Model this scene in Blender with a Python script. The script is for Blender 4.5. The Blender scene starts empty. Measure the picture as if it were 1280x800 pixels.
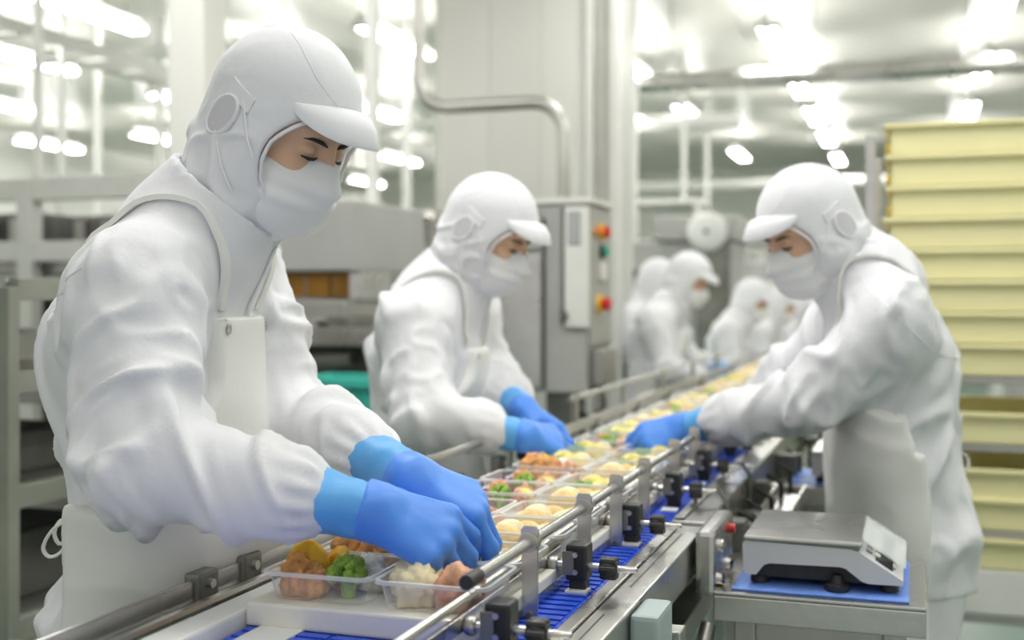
import bpy, bmesh, math, random
import numpy as np
from mathutils import Vector, Matrix

SC = bpy.context.scene
COL = SC.collection
# ---------------------------------------------------------------- camera
F = 1473.0                      # focal length in pixels of the 1280 wide frame
TH = math.radians(18.75)        # the conveyor runs 18.75 degrees to the right of the view
CT, ST = math.cos(TH), math.sin(TH)
H = 1.25
HOR = 370.0
cam = bpy.data.cameras.new('camera'); cam_o = bpy.data.objects.new('camera', cam); COL.objects.link(cam_o)
cam.sensor_width = 36.0; cam.lens = 36.0 * F / 1280.0
cam.shift_y = -(400.0 - HOR) / 1280.0
cam.clip_start = 0.05; cam.clip_end = 100
cam_o.location = (0, 0, H); cam_o.rotation_euler = (math.pi / 2, 0, TH)
cam.dof.use_dof = True; cam.dof.focus_distance = 1.5; cam.dof.aperture_fstop = 2.9
SC.camera = cam_o
SC.view_settings.view_transform = 'Standard'; SC.view_settings.look = 'None'
SC.view_settings.gamma = 1.0; SC.view_settings.use_curve_mapping = False
SC.view_settings.exposure = -0.32
SC.cycles.max_bounces = 8; SC.cycles.diffuse_bounces = 4; SC.cycles.glossy_bounces = 3
SC.cycles.transmission_bounces = 6; SC.cycles.transparent_max_bounces = 16
SC.cycles.caustics_reflective = False; SC.cycles.caustics_refractive = False
SC.cycles.sample_clamp_indirect = 4.0
# ---------------------------------------------------------------- light
world = bpy.data.worlds.new('world'); SC.world = world; world.use_nodes = True
world.node_tree.nodes['Background'].inputs[0].default_value = (1.0, 0.99, 0.97, 1)
world.node_tree.nodes['Background'].inputs[1].default_value = 0.9
CEIL = 3.6
FIX = 48.0      # tube strength
AREA = 11.0      # watts of each lamp's area light

def at(px, py, d):
    """point seen at pixel (px, py), d metres in front of the camera"""
    cx = (px - 640.0) / F * d; z = H + (HOR - py) / F * d
    return Vector((cx * CT - d * ST, cx * ST + d * CT, z))
def cdir(r, u, f):
    """direction from right / up / forward of the view"""
    return Vector((r * CT - f * ST, r * ST + f * CT, u)).normalized()

# ---------------------------------------------------------------- materials
MATS = {}
def mat(name, color, rough=0.5, metal=0.0, bump=0.0, bscale=40.0, var=0.0, vscale=8.0, emit=None, estr=0.0,
        alpha=1.0, trans=0.0, sheen=0.0, sss=0.0, stretch=None, coat=0.0, spec=None, ior=None, bdist=0.01, rvar=0.0):
    if name in MATS: return MATS[name]
    m = bpy.data.materials.new(name); m.use_nodes = True; nt = m.node_tree; b = nt.nodes['Principled BSDF']
    b.inputs['Base Color'].default_value = (*color, 1); b.inputs['Roughness'].default_value = rough
    b.inputs['Metallic'].default_value = metal
    if alpha < 1: b.inputs['Alpha'].default_value = alpha
    if trans: b.inputs['Transmission Weight'].default_value = trans
    if sheen: b.inputs['Sheen Weight'].default_value = sheen; b.inputs['Sheen Roughness'].default_value = .4
    if sss: b.inputs['Subsurface Weight'].default_value = sss; b.inputs['Subsurface Radius'].default_value = (.01, .004, .002)
    if coat: b.inputs['Coat Weight'].default_value = coat
    if spec is not None: b.inputs['Specular IOR Level'].default_value = spec
    if ior: b.inputs['IOR'].default_value = ior
    if emit: b.inputs['Emission Color'].default_value = (*emit, 1); b.inputs['Emission Strength'].default_value = estr
    tc = nt.nodes.new('ShaderNodeTexCoord'); out = tc.outputs['Object']
    if stretch:
        mp = nt.nodes.new('ShaderNodeMapping'); mp.inputs['Scale'].default_value = stretch
        nt.links.new(out, mp.inputs[0]); out = mp.outputs[0]
    def noise(s, det=3):
        n = nt.nodes.new('ShaderNodeTexNoise'); n.inputs['Scale'].default_value = s; n.inputs['Detail'].default_value = det
        nt.links.new(out, n.inputs['Vector']); return n
    if var:
        n = noise(vscale); r = nt.nodes.new('ShaderNodeValToRGB')
        r.color_ramp.elements[0].position = .3; r.color_ramp.elements[1].position = .7
        r.color_ramp.elements[0].color = (*[max(0, c * (1 - var)) for c in color], 1)
        r.color_ramp.elements[1].color = (*[min(1, c * (1 + var)) for c in color], 1)
        nt.links.new(n.outputs[0], r.inputs[0]); nt.links.new(r.outputs[0], b.inputs['Base Color'])
    if rvar:
        n = noise(vscale); r = nt.nodes.new('ShaderNodeMapRange')
        r.inputs[3].default_value = max(0.02, rough - rvar); r.inputs[4].default_value = rough + rvar
        nt.links.new(n.outputs[0], r.inputs[0]); nt.links.new(r.outputs[0], b.inputs['Roughness'])
    if bump:
        n = noise(bscale, 5); bp = nt.nodes.new('ShaderNodeBump'); bp.inputs['Strength'].default_value = bump
        bp.inputs['Distance'].default_value = bdist
        nt.links.new(n.outputs[0], bp.inputs['Height']); nt.links.new(bp.outputs[0], b.inputs['Normal'])
    MATS[name] = m; return m
def M(n): return MATS[n]
mat('coat_cloth', (.79, .795, .825), .85, bump=.35, bscale=14, sheen=.15, bdist=.012)
mat('hood_cloth', (.79, .795, .825), .85, bump=.3, bscale=22, sheen=.15, bdist=.006)
mat('apron_vinyl', (.82, .82, .785), .45, bump=.3, bscale=9, bdist=.012)
mat('trouser_cloth', (.80, .80, .82), .85, bump=.3, bscale=14)
mat('mask_paper', (.84, .84, .85), .9, bump=.2, bscale=60, bdist=.003)
mat('mesh_cloth', (.62, .61, .64), .9)
mat('skin', (.72, .45, .30), .5, sss=.15, bump=.1, bscale=120, bdist=.001)
mat('hair_black', (.018, .014, .012), .6)
mat('eye_white', (.7, .68, .65), .3)
mat('glove_blue', (.075, .27, .84), .42, bump=.25, bscale=55, bdist=.003, sheen=.1)
mat('glove_cuff_blue', (.115, .42, .86), .42, bump=.45, bscale=30, bdist=.006)
mat('steel', (.62, .61, .58), .28, 1, var=.12, vscale=5, bump=.04, bscale=60, rvar=.08)
mat('rack_grey', (.24, .25, .21), .5, 0, var=.12)
mat('steel_dull', (.50, .49, .46), .42, 1, var=.15, vscale=4, rvar=.1)
mat('steel_dark', (.22, .22, .20), .5, 1, var=.3, vscale=6)
mat('steel_painted', (.44, .44, .42), .5, 0, var=.06, vscale=3)
mat('frame_painted', (.60, .60, .56), .5, 0, var=.05)
mat('frame_white', (.78, .78, .74), .5, 0, var=.04)
mat('black_plastic', (.018, .018, .018), .45, var=.3, vscale=40)
mat('dark_gap', (.09, .09, .08), .7, var=.4, vscale=7)
mat('belt_blue', (.02, .085, .62), .38, var=.15, vscale=30, bump=.1)
mat('white_plastic', (.82, .82, .80), .4, var=.03)
mat('board_cream', (.84, .82, .74), .45, var=.04, vscale=14, bump=.08, bscale=80)
mat('teal_plastic', (.06, .50, .42), .4)
mat('floor_green', (.18, .27, .22), .3, var=.25, vscale=2.5, rvar=.1)
mat('crate_yellow', (.87, .81, .45), .45, var=.02)
mat('crate_inner', (.80, .60, .10), .5)
mat('panel_white', (.80, .80, .75), .35, var=.02, vscale=1.5)
mat('ceiling_panel', (.88, .85, .78), .34, var=.03, vscale=1)
mat('orange_guard', (.75, .34, .02), .4, var=.2)
mat('red_plastic', (.6, .02, .01), .3); mat('yellow_plastic', (.85, .55, .02), .4)
mat('orange_plastic', (.85, .28, .03), .4); mat('green_button', (.02, .42, .28), .3)
mat('scale_white', (.68, .68, .70), .35); mat('mat_blue', (.16, .30, .78), .5)
mat('screen_grey', (.35, .37, .38), .2)
mat('aqua_plastic', (.52, .62, .62), .3, alpha=.75)
def clear(name, tint, a, rough):
    m = bpy.data.materials.new(name); m.use_nodes = True; nt = m.node_tree; nt.nodes.clear()
    o = nt.nodes.new('ShaderNodeOutputMaterial'); mx = nt.nodes.new('ShaderNodeMixShader')
    t = nt.nodes.new('ShaderNodeBsdfTransparent'); g = nt.nodes.new('ShaderNodeBsdfPrincipled')
    g.inputs['Base Color'].default_value = (*tint, 1); g.inputs['Roughness'].default_value = rough
    lw = nt.nodes.new('ShaderNodeLayerWeight'); lw.inputs[0].default_value = .35
    ma = nt.nodes.new('ShaderNodeMapRange'); ma.inputs[3].default_value = a; ma.inputs[4].default_value = min(1, a + .55)
    nt.links.new(lw.outputs[1], ma.inputs[0]); nt.links.new(ma.outputs[0], mx.inputs[0])
    nt.links.new(t.outputs[0], mx.inputs[1]); nt.links.new(g.outputs[0], mx.inputs[2]); nt.links.new(mx.outputs[0], o.inputs[0])
    MATS[name] = m
clear('tray_clear', (.9, .92, .93), .10, .12)
clear('tray_rim_clear', (.9, .92, .93), .45, .12)
clear('pane_clear', (.85, .9, .9), .10, .1)
mat('food_fried', (.68, .31, .09), .5, var=.5, vscale=45, bump=.6, bscale=90, bdist=.003)
mat('food_pumpkin', (.92, .46, .02), .55, var=.3, vscale=50, bump=.5, bscale=120, bdist=.002)
mat('food_broccoli', (.26, .42, .06), .6, var=.45, vscale=90, bump=.9, bscale=220, bdist=.003)
mat('food_stem', (.45, .55, .22), .5, var=.1)
mat('food_potato', (.86, .76, .50), .6, var=.1, vscale=60, bump=.4, bscale=90, bdist=.002)
mat('food_rice', (.88, .86, .78), .6, var=.06, vscale=80, bump=.9, bscale=260, bdist=.002)
mat('food_meat', (.62, .32, .19), .5, var=.4, vscale=60, bump=.6, bscale=110, bdist=.002)
mat('food_croquette', (.84, .60, .26), .65, var=.22, vscale=50, bump=.6, bscale=160, bdist=.002)
mat('food_carrot', (.85, .26, .02), .5, var=.2, vscale=60)
mat('food_cabbage', (.36, .16, .30), .5, var=.45, vscale=70, bump=.5, bscale=100, bdist=.002)
mat('food_leaf', (.20, .42, .07), .5, var=.4, vscale=60, bump=.5, bscale=100, bdist=.002)
mat('food_egg', (.90, .72, .22), .5, var=.25, vscale=60)

# ---------------------------------------------------------------- object helpers
def new_obj(name, me, m=None, parent=None):
    o = bpy.data.objects.new(name, me); COL.objects.link(o)
    if m is not None and me is not None and not me.materials: me.materials.append(M(m) if isinstance(m, str) else m)
    if parent is not None: o.parent = parent
    return o
def tag(o, label, cat, group=None):
    o['label'] = label; o['category'] = cat
    if group: o['group'] = group
    return o
def thing(name, label, cat, loc=(0, 0, 0), rz=0.0, group=None):
    o = bpy.data.objects.new(name, None); COL.objects.link(o); o.location = loc; o.rotation_euler = (0, 0, rz)
    o.empty_display_size = .05
    return tag(o, label, cat, group)
def structure(o): o['kind'] = 'structure'; return o
def stuff(o): o['kind'] = 'stuff'; return o
def copy_tree(o, parent=None):
    c = o.copy(); COL.objects.link(c); c.parent = parent
    for ch in o.children: copy_tree(ch, c)
    return c
class MB:
    """collects simple shapes into one mesh"""
    def __init__(s): s.v = []; s.f = []; s.smooth = []
    def add(s, v, f, sm=False):
        n = len(s.v); s.v += [tuple(p) for p in v]; s.f += [tuple(i + n for i in q) for q in f]; s.smooth += [sm] * len(f); return s
    def box(s, x0, x1, y0, y1, z0, z1, b=0.0):
        if b <= 0:
            v = [(x, y, z) for x in (x0, x1) for y in (y0, y1) for z in (z0, z1)]
            return s.add(v, [(0, 1, 3, 2), (4, 6, 7, 5), (0, 4, 5, 1), (2, 3, 7, 6), (0, 2, 6, 4), (1, 5, 7, 3)])
        bm = bmesh.new(); bmesh.ops.create_cube(bm, size=1)
        for q in bm.verts: q.co = Vector(((x0 + x1) / 2 + q.co.x * (x1 - x0), (y0 + y1) / 2 + q.co.y * (y1 - y0), (z0 + z1) / 2 + q.co.z * (z1 - z0)))
        bmesh.ops.bevel(bm, geom=bm.edges[:], offset=b, segments=2, affect='EDGES', profile=.6)
        bm.verts.index_update(); v = [tuple(q.co) for q in bm.verts]; f = [tuple(w.index for w in q.verts) for q in bm.faces]; bm.free()
        return s.add(v, f)
    def tube(s, pts, r, n=10, cap=True, sq=1.0):
        pts = [Vector(p) for p in pts]; rr = r if isinstance(r, (list, tuple)) else [r] * len(pts)
        V = []; Fc = []; prev = None
        for i, p in enumerate(pts):
            t = (pts[min(i + 1, len(pts) - 1)] - pts[max(i - 1, 0)]).normalized()
            if prev is None:
                a = Vector((0, 0, 1)) if abs(t.z) < .9 else Vector((1, 0, 0)); u = t.cross(a).normalized()
            else: u = (prev - t * prev.dot(t)).normalized()
            prev = u; w = t.cross(u)
            for k in range(n):
                an = 2 * math.pi * k / n; V.append(p + (u * math.cos(an) + w * math.sin(an) * sq) * rr[i])
        for i in range(len(pts) - 1):
            for k in range(n): Fc.append((i * n + k, i * n + (k + 1) % n, (i + 1) * n + (k + 1) % n, (i + 1) * n + k))
        if cap: Fc.append(tuple(range(n))[::-1]); Fc.append(tuple((len(pts) - 1) * n + k for k in range(n)))
        return s.add(V, Fc, True)
    def lathe(s, prof, c=(0, 0, 0), n=24, axis='z'):
        V = []; Fc = []
        for (r, z) in prof:
            for k in range(n):
                a = 2 * math.pi * k / n; p = (r * math.cos(a), r * math.sin(a), z)
                if axis == 'x': p = (p[2], p[0], p[1])
                if axis == 'y': p = (p[0], p[2], p[1])
                V.append((p[0] + c[0], p[1] + c[1], p[2] + c[2]))
        for i in range(len(prof) - 1):
            for k in range(n): Fc.append((i * n + k, i * n + (k + 1) % n, (i + 1) * n + (k + 1) % n, (i + 1) * n + k))
        Fc.append(tuple(range(n))[::-1]); Fc.append(tuple((len(prof) - 1) * n + k for k in range(n)))
        return s.add(V, Fc, True)
    def prism(s, poly, axis, a, b):
        """extrude a polygon of 2-d points along an axis from a to b"""
        n = len(poly); V = []
        for t in (a, b):
            for (u, w) in poly: V.append({'x': (t, u, w), 'y': (u, t, w), 'z': (u, w, t)}[axis])
        return s.add(V, [tuple(range(n)), tuple(range(2 * n - 1, n - 1, -1))] + [(i, i + n, (i + 1) % n + n, (i + 1) % n) for i in range(n)])
    def build(s, name, m, parent=None, loc=None, rot=None):
        me = bpy.data.meshes.new(name); me.from_pydata(s.v, [], s.f)
        me.polygons.foreach_set('use_smooth', s.smooth)
        bm = bmesh.new(); bm.from_mesh(me); bmesh.ops.recalc_face_normals(bm, faces=bm.faces); bm.to_mesh(me); bm.free()
        me.update(); o = new_obj(name, me, m, parent)
        if any(s.smooth) and not getattr(s, 'soft', False):
            for e in ():
                pass
            try: me.set_sharp_from_angle(angle=math.radians(40))
            except Exception: pass
        if loc is not None: o.location = loc
        if rot is not None: o.rotation_euler = rot
        return o
def smooth_path(pts, n=6):
    """Catmull-Rom curve through the points"""
    P = [Vector(p) for p in pts]; out = []
    for i in range(len(P) - 1):
        a, b, c, d = P[max(0, i - 1)], P[i], P[i + 1], P[min(len(P) - 1, i + 2)]
        for k in range(n):
            t = k / n; out.append(.5 * ((2 * b) + (c - a) * t + (2 * a - 5 * b + 4 * c - d) * t * t + (3 * b - a - 3 * c + d) * t ** 3))
    return out + [P[-1]]
def B(*a, **k): return MB().box(*a, **k)

# ---------------------------------------------------------------- distance-field modelling
def vnoise(P, seed=0):
    """smooth value noise in [-1,1] for an (n,3) array"""
    Pi = np.floor(P).astype(np.int64); f = (P - Pi); f = f * f * (3 - 2 * f)
    def h(ix, iy, iz):
        n = (ix * 374761393 + iy * 668265263 + iz * 2147483647 + seed * 1274126177) & 0xffffffff
        n = ((n ^ (n >> 13)) * 1274126177) & 0xffffffff; n = (n ^ (n >> 16)) & 0xffff
        return n / 32767.5 - 1
    x, y, z = Pi[:, 0], Pi[:, 1], Pi[:, 2]; fx, fy, fz = f[:, 0], f[:, 1], f[:, 2]
    def L(a, b, t): return a + (b - a) * t
    return L(L(L(h(x, y, z), h(x + 1, y, z), fx), L(h(x, y + 1, z), h(x + 1, y + 1, z), fx), fy),
             L(L(h(x, y, z + 1), h(x + 1, y, z + 1), fx), L(h(x, y + 1, z + 1), h(x + 1, y + 1, z + 1), fx), fy), fz)
def cone(P, a, b, ra, rb):
    a = np.array(a, np.float32); b = np.array(b, np.float32); ab = b - a
    t = np.clip(((P - a) @ ab) / float(ab @ ab), 0, 1)
    q = P - a - t[..., None] * ab
    return np.sqrt((q * q).sum(-1)) - (ra + (rb - ra) * t)
def ell(P, c, r):
    q = (P - np.array(c, np.float32)) / np.array(r, np.float32)
    k0 = np.sqrt((q * q).sum(-1)); q2 = q / np.array(r, np.float32); k1 = np.sqrt((q2 * q2).sum(-1)) + 1e-9
    return k0 * (k0 - 1) / k1
def smin(a, b, k):
    h = np.clip(.5 + .5 * (b - a) / k, 0, 1); return b + (a - b) * h - k * h * (1 - h)
def smax(a, b, k): return -smin(-a, -b, k)
def nets(fn, lo, hi, h):
    lo = np.array(lo, np.float32); n = np.ceil((np.array(hi) - lo) / h).astype(int) + 1
    ax = [lo[i] + h * np.arange(n[i], dtype=np.float32) for i in range(3)]
    G = np.stack(np.meshgrid(*ax, indexing='ij'), -1)
    S = np.empty(n, np.float32)
    for i in range(0, n[0], 16): S[i:i + 16] = fn(G[i:i + 16])
    S[S == 0] = 1e-6
    inn = S < 0; nx, ny, nz = n - 1
    acc = np.zeros((nx, ny, nz, 3), np.float32); cnt = np.zeros((nx, ny, nz), np.float32)
    for axx in range(3):
        o1, o2 = [a for a in range(3) if a != axx]
        for p in (0, 1):
            for q in (0, 1):
                s0 = [None] * 3; s0[axx] = slice(0, n[axx] - 1); s0[o1] = slice(p, n[o1] - 1 + p); s0[o2] = slice(q, n[o2] - 1 + q)
                s1 = list(s0); s1[axx] = slice(1, n[axx])
                a = S[tuple(s0)]; b = S[tuple(s1)]; cr = (a < 0) != (b < 0)
                t = np.where(cr, a / np.where(cr, a - b, 1), 0)
                acc[..., axx] += t; acc[..., o1] += cr * p; acc[..., o2] += cr * q; cnt += cr
    act = cnt > 0; idx = np.full(act.shape, -1, np.int64); idx[act] = np.arange(act.sum())
    I = np.argwhere(act).astype(np.float32)
    V = lo + h * (I + acc[act] / cnt[act][:, None])
    quads = []
    for axx in range(3):
        o1, o2 = (axx + 1) % 3, (axx + 2) % 3
        s0 = [None] * 3; s0[axx] = slice(0, n[axx] - 1); s0[o1] = slice(1, n[o1] - 1); s0[o2] = slice(1, n[o2] - 1)
        s1 = list(s0); s1[axx] = slice(1, n[axx])
        a = inn[tuple(s0)]; b = inn[tuple(s1)]; cr = np.argwhere(a != b)
        if len(cr) == 0: continue
        fl = a[tuple(cr.T)]
        base = cr.copy(); base[:, o1] += 1; base[:, o2] += 1
        def cell(d1, d2):
            c = base.copy(); c[:, o1] -= d1; c[:, o2] -= d2; return idx[tuple(c.T)]
        q = np.stack([cell(1, 1), cell(0, 1), cell(0, 0), cell(1, 0)], 1)
        q[~fl] = q[~fl][:, ::-1]; quads.append(q)
    Q = np.concatenate(quads); Q = Q[(Q >= 0).all(1)]
    return V.astype(np.float64), Q
def mesh_np(name, V, Q):
    me = bpy.data.meshes.new(name); me.vertices.add(len(V)); me.vertices.foreach_set('co', np.asarray(V, np.float32).ravel())
    k = Q.shape[1]; me.loops.add(len(Q) * k); me.loops.foreach_set('vertex_index', Q.astype(np.int32).ravel())
    me.polygons.add(len(Q)); me.polygons.foreach_set('loop_start', np.arange(len(Q), dtype=np.int32) * k)
    me.polygons.foreach_set('use_smooth', np.ones(len(Q), bool)); me.update(calc_edges=True); me.validate(); return me
def normals(V, Q):
    N = np.cross(V[Q[:, 2]] - V[Q[:, 0]], V[Q[:, 3]] - V[Q[:, 1]]); R = np.zeros_like(V)
    for k in range(4):
        for c in range(3): R[:, c] += np.bincount(Q[:, k], N[:, c], len(V))
    return R / (np.linalg.norm(R, axis=1)[:, None] + 1e-12)
def relax(V, Q, it=2, lam=.5):
    for _ in range(it):
        A = np.zeros_like(V); c = np.zeros(len(V))
        for k in range(4):
            a, b = Q[:, k], Q[:, (k + 1) % 4]
            for d in range(3): A[:, d] += np.bincount(a, V[b, d], len(V)) + np.bincount(b, V[a, d], len(V))
            c += np.bincount(a, minlength=len(V)) + np.bincount(b, minlength=len(V))
        V = V + lam * (A / np.maximum(c, 1)[:, None] - V)
    return V
# ================================================================ SETTING
XL, XR, YF, YB = -12.3, 4.2, 22.0, -2.5
structure(B(XL, XR, YB, YF, -.05, 0).build('floor', 'floor_green'))
# ceiling of broad panels with open joints
root_c = structure(B(XL, XR, YB, YF, CEIL + .03, CEIL + .08).build('ceiling', 'ceiling_panel'))
pm = None
for i in range(9):
    for j in range(12):
        x0 = XL + i * 1.815; y0 = YB + j * 2.05
        if pm is None: pm = B(0, 1.80, 0, 2.035, 0, .03, .003).build('ceiling_panel', 'ceiling_panel', root_c); o = pm
        else: o = bpy.data.objects.new('ceiling_panel', pm.data); COL.objects.link(o); o.parent = root_c
        o.location = (x0, y0, CEIL)
structure(B(XL, XR, YF, YF + .1, 0, CEIL).build('wall_far', 'panel_white'))
structure(B(XL - .1, XL, YB, YF, 0, CEIL).build('wall_left', 'panel_white'))
structure(B(XR, XR + .1, YB, YF, 0, CEIL).build('wall_right', 'panel_white'))
# fluorescent fittings: rows run along the line
mat('tube_glow', (1, 1, 1), .5, emit=(1.0, .99, .96), estr=FIX)
lamp0 = None
ROWN = {-1.04: 'over the line', .60: 'just right of the line', -2.35: 'just left of the line', -3.9: 'left of the white column', -5.6: 'above the thick pillar', -7.2: 'left of the thick pillar', 2.4: 'farthest right', -9.2: 'second from the left wall', -11.0: 'beside the left wall'}
ORD = 'first second third fourth fifth sixth seventh eighth ninth tenth eleventh twelfth thirteenth fourteenth'.split()
def lamp(x, y, k):
    global lamp0
    lb = 'twin tube ceiling light, %s from the camera in the row %s' % (ORD[k], ROWN[x])
    if lamp0 is None:
        t = thing('ceiling_light', lb, 'light', (x, y, CEIL - .34), 0, 'fluorescent ceiling lights')
        MB().prism([(-.03, .10), (.03, .10), (.025, .045), (-.025, .045)], 'y', -.63, .63).build('housing', 'frame_white', t)
        for sx in (-.05, .05):
            tb = MB().tube([(sx, -.60, .015), (sx, .60, .015)], .016, 8).build('tube', 'tube_glow', t)
        for sy in (-.45, .45): MB().tube([(0, sy, .10), (0, sy, .339)], .006, 6).build('drop_rod', 'steel_dull', t)
        for sy in (-.62, .62): B(-.075, .075, sy - .012, sy + .012, -.005, .05, .002).build('tube_holder', 'white_plastic', t)
        lamp0 = t; return t
    c = copy_tree(lamp0); c['label'] = lb; c.location = (x, y, CEIL - .34); return c
rows = {-1.04: (2.0, 9.6, 11.6, 13.6, 15.6, 18.0), .60: (1.6, 4.5, 9.0, 11.2, 13.8, 17), -2.35: (2.5, 8.0, 10.5, 13.0, 17.0), -3.9: (3.6, 8.6, 12.5, 16.0),
        -5.6: (4.6, 7.0, 9.4, 12.0, 15.0, 18.0), -7.2: (6.0, 8.2, 10.6, 13, 16.0, 19.0), 2.4: (3, 7, 11, 15), -9.2: (7.0, 10.0, 13.0, 16.0, 19.0), -11.0: (9.0, 13.0, 17.0)}
for x, ys in rows.items():
    for k, y in enumerate(ys): lamp(x, y, k)
# soft light of the lamps above the working area
for (x, y, w) in ((-1.0, 2.2, 1.0), (.6, 2.6, 1.0), (-2.6, 3.4, 1.0), (-1.0, 5.5, 1.2), (-3.4, 7.0, 1.4), (-1.0, 9.5, 1.6), (.8, 7.0, 1.2), (-5.5, 6.0, 1.6), (-3.0, 12, 2), (-1, 15, 2), (-6, 12, 2), (0, .2, .7)):
    l = bpy.data.lights.new('lamp_light', 'AREA'); l.shape = 'RECTANGLE'; l.size = .5; l.size_y = 1.4; l.energy = AREA * w * 2; l.color = (1, .985, .96)
    o = bpy.data.objects.new('lamp_light', l); COL.objects.link(o); o.location = (x, y, CEIL - .42)
# pillar, service pipe, poles
def tag_box(name, label, cat, m, bx, b=.004, group=None):
    x0, x1, y0, y1, z0, z1 = bx; c = ((x0 + x1) / 2, (y0 + y1) / 2, z0)
    o = B(x0 - c[0], x1 - c[0], y0 - c[1], y1 - c[1], 0, z1 - z0, b).build(name, m); o.location = c
    return tag(o, label, cat, group)
p = at(240, 300, 5.2)
structure(B(p.x - .07, p.x + .11, p.y - .08, p.y + .10, 0, CEIL, .006).build('trim_1', 'panel_white'))
# white cold-room column with corner strips
cA = at(552, 300, 6.3)
x0, y0 = cA.x, cA.y
col = thing('cold_room_column', 'big white panelled column rising to the ceiling behind the control cabinet', 'column', (x0, y0, 0))
for k in range(3): B(k * .275 + .001, k * .275 + .274, 0, .5, 0, CEIL - .002, .003).build('panel', 'panel_white', col)
for xx, w_ in ((-.025, .03), (.80, .035), (.93, .05)): B(xx, xx + w_, -.03, .02, 0, CEIL - .002, .003).build('corner_strip', 'frame_white', col)
B(.83, .93, .05, .5, 0, CEIL - .002, .003).build('side_panel', 'frame_painted', col)
# bent steel pipe
d = 5.4; pts = []
def arc(c, r, a0, a1, n=8): return [(c[0] + r * math.cos(math.radians(a0 + (a1 - a0) * i / n)), c[1] + r * math.sin(math.radians(a0 + (a1 - a0) * i / n))) for i in range(n + 1)]
path = [(524, -330), (524, 95)] + arc((562, 98), 38, 180, 90) + arc((668, 174), 38, -90, 0) + [(706, 250), (706, 300)]
P0 = at(524, 136, d)
for (u, v) in path: pts.append((P0.x + (u - 524) / F * d * 1.03, P0.y, H + (HOR - v) / F * d))
pts = [q for q in pts if q[2] < CEIL]; pts.insert(0, (pts[0][0], pts[0][1], CEIL))
tag(MB().tube(pts, .030, 14).build('steel_pipe', 'steel_dull'), 'bent stainless steel pipe in front of the white column', 'pipe')
# thin poles
for i, (px, d_, r, nm, lb) in enumerate(((466, 5.0, .022, 'support_pole', 'white square pole just right of the nearest head'),
        (790, 9.0, .035, 'support_pole', 'thin white pole right of the white column'), (77, 7.5, .020, 'support_pole', 'white pole hanging at far left, second from the left edge'),
        (48, 6.5, .020, 'support_pole', 'white pole at far left, nearest the left edge'), (122, 9, .022, 'support_pole', 'white pole left of the thick pillar'),
        (200, 10, .03, 'support_pole', 'white pole close beside the thick pillar'), (855, 12, .022, 'support_pole', 'thin pole above the grey machine'),
        (884, 14, .024, 'support_pole', 'thin far pole above the round dial'), (760, 11, .02, 'support_pole', 'thin pole beside the column corner strip'), (508, 10, .03, 'support_pole', 'thin pole left of the bent steel pipe'))):
    q = at(px, 370, d_); o = MB().box(-r, r, -r, r, 0, CEIL - .001, .003).build(nm, 'frame_white'); o.location = (q.x, q.y, 0); tag(o, lb, 'pole')
# overhead pipe across the hall
q = at(1000, 94, 9.0)
tag(MB().tube([(-2.05, q.y, q.z), (XR - .01, q.y, q.z)], .075, 14).build('overhead_pipe', 'steel'), 'long grey pipe running across under the ceiling at right', 'pipe')
for k in range(6):
    MBo = MB().tube([(-1.8 + k * 1.1, q.y, q.z + .05), (-1.8 + k * 1.1, q.y, CEIL)], .008, 6).build('pipe_hanger', 'steel_dull')
    tag(MBo, 'thin rod hanging the overhead pipe from the ceiling', 'hanger', 'pipe hangers')
# dark cable tray at far left under the ceiling
q = at(150, 90, 8.0)
tr = thing('cable_tray', 'long grey cable tray under the ceiling at far left', 'tray', (-5.2, 9.0, 2.85))
for s_ in (-.15, .15): B(s_ - .01, s_ + .01, -5, 5, -.03, .05).build('tray_rail', 'frame_painted', tr)
for k in range(24): B(-.15, .15, -4.9 + k * .42, -4.86 + k * .42, -.02, 0).build('rung', 'frame_painted', tr)
for k in range(4): MB().tube([(0, -4 + k * 2.6, 0), (0, -4 + k * 2.6, .75)], .008, 6).build('rod', 'steel_dull', tr)
# ducts and conduits of the distant ceiling
for k, (x, y, z, L, r) in enumerate(((-3.2, 12.5, 3.1, 3.0, .09), (-4.4, 10.5, 2.9, 3.4, .06), (-1.6, 15.5, 2.7, 5.0, .07), (-5.6, 8.0, 3.2, 2.6, .05))):
    o = MB().tube([(-L / 2, 0, 0), (L / 2, 0, 0)], r, 12).build('ceiling_duct', 'frame_white'); o.location = (x, y, z)
    tag(o, ('white duct crossing behind the column', 'white duct above the second worker', 'white duct far down the hall', 'narrow white duct at upper left')[k], 'duct')
    for s_ in (-.4, .4): MB().tube([(L * s_, 0, r), (L * s_, 0, CEIL - z)], .006, 6).build('hanger_rod', 'steel_dull', o)

# ================================================================ BACKGROUND MACHINES
def frame_unit(name, label, cat, x0, x1, y0, y1, zs, post=.025, m='frame_painted', post_h=None, shelf=True, group=None):
    t = thing(name, label, cat, ((x0 + x1) / 2, (y0 + y1) / 2, 0), 0, group); w, dd = (x1 - x0) / 2, (y1 - y0) / 2; h = post_h or zs[-1]
    for sx in (-1, 1):
        for sy in (-1, 1): B(sx * w - post, sx * w + post, sy * dd - post, sy * dd + post, 0, h, .003).build('post', m, t)
    for z in zs:
        for sy in (-1, 1): B(-w + post, w - post, sy * dd - post * .8, sy * dd + post * .8, z - .03, z + .02, .002).build('rail', m, t)
        for sx in (-1, 1): B(sx * w - post * .8, sx * w + post * .8, -dd + post, dd - post, z - .03, z + .02, .002).build('rail', m, t)
        if shelf: B(-w + post, w - post, -dd + post, dd - post, z + .004, z + .012).build('shelf', 'steel_dull', t)
    return t
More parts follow.
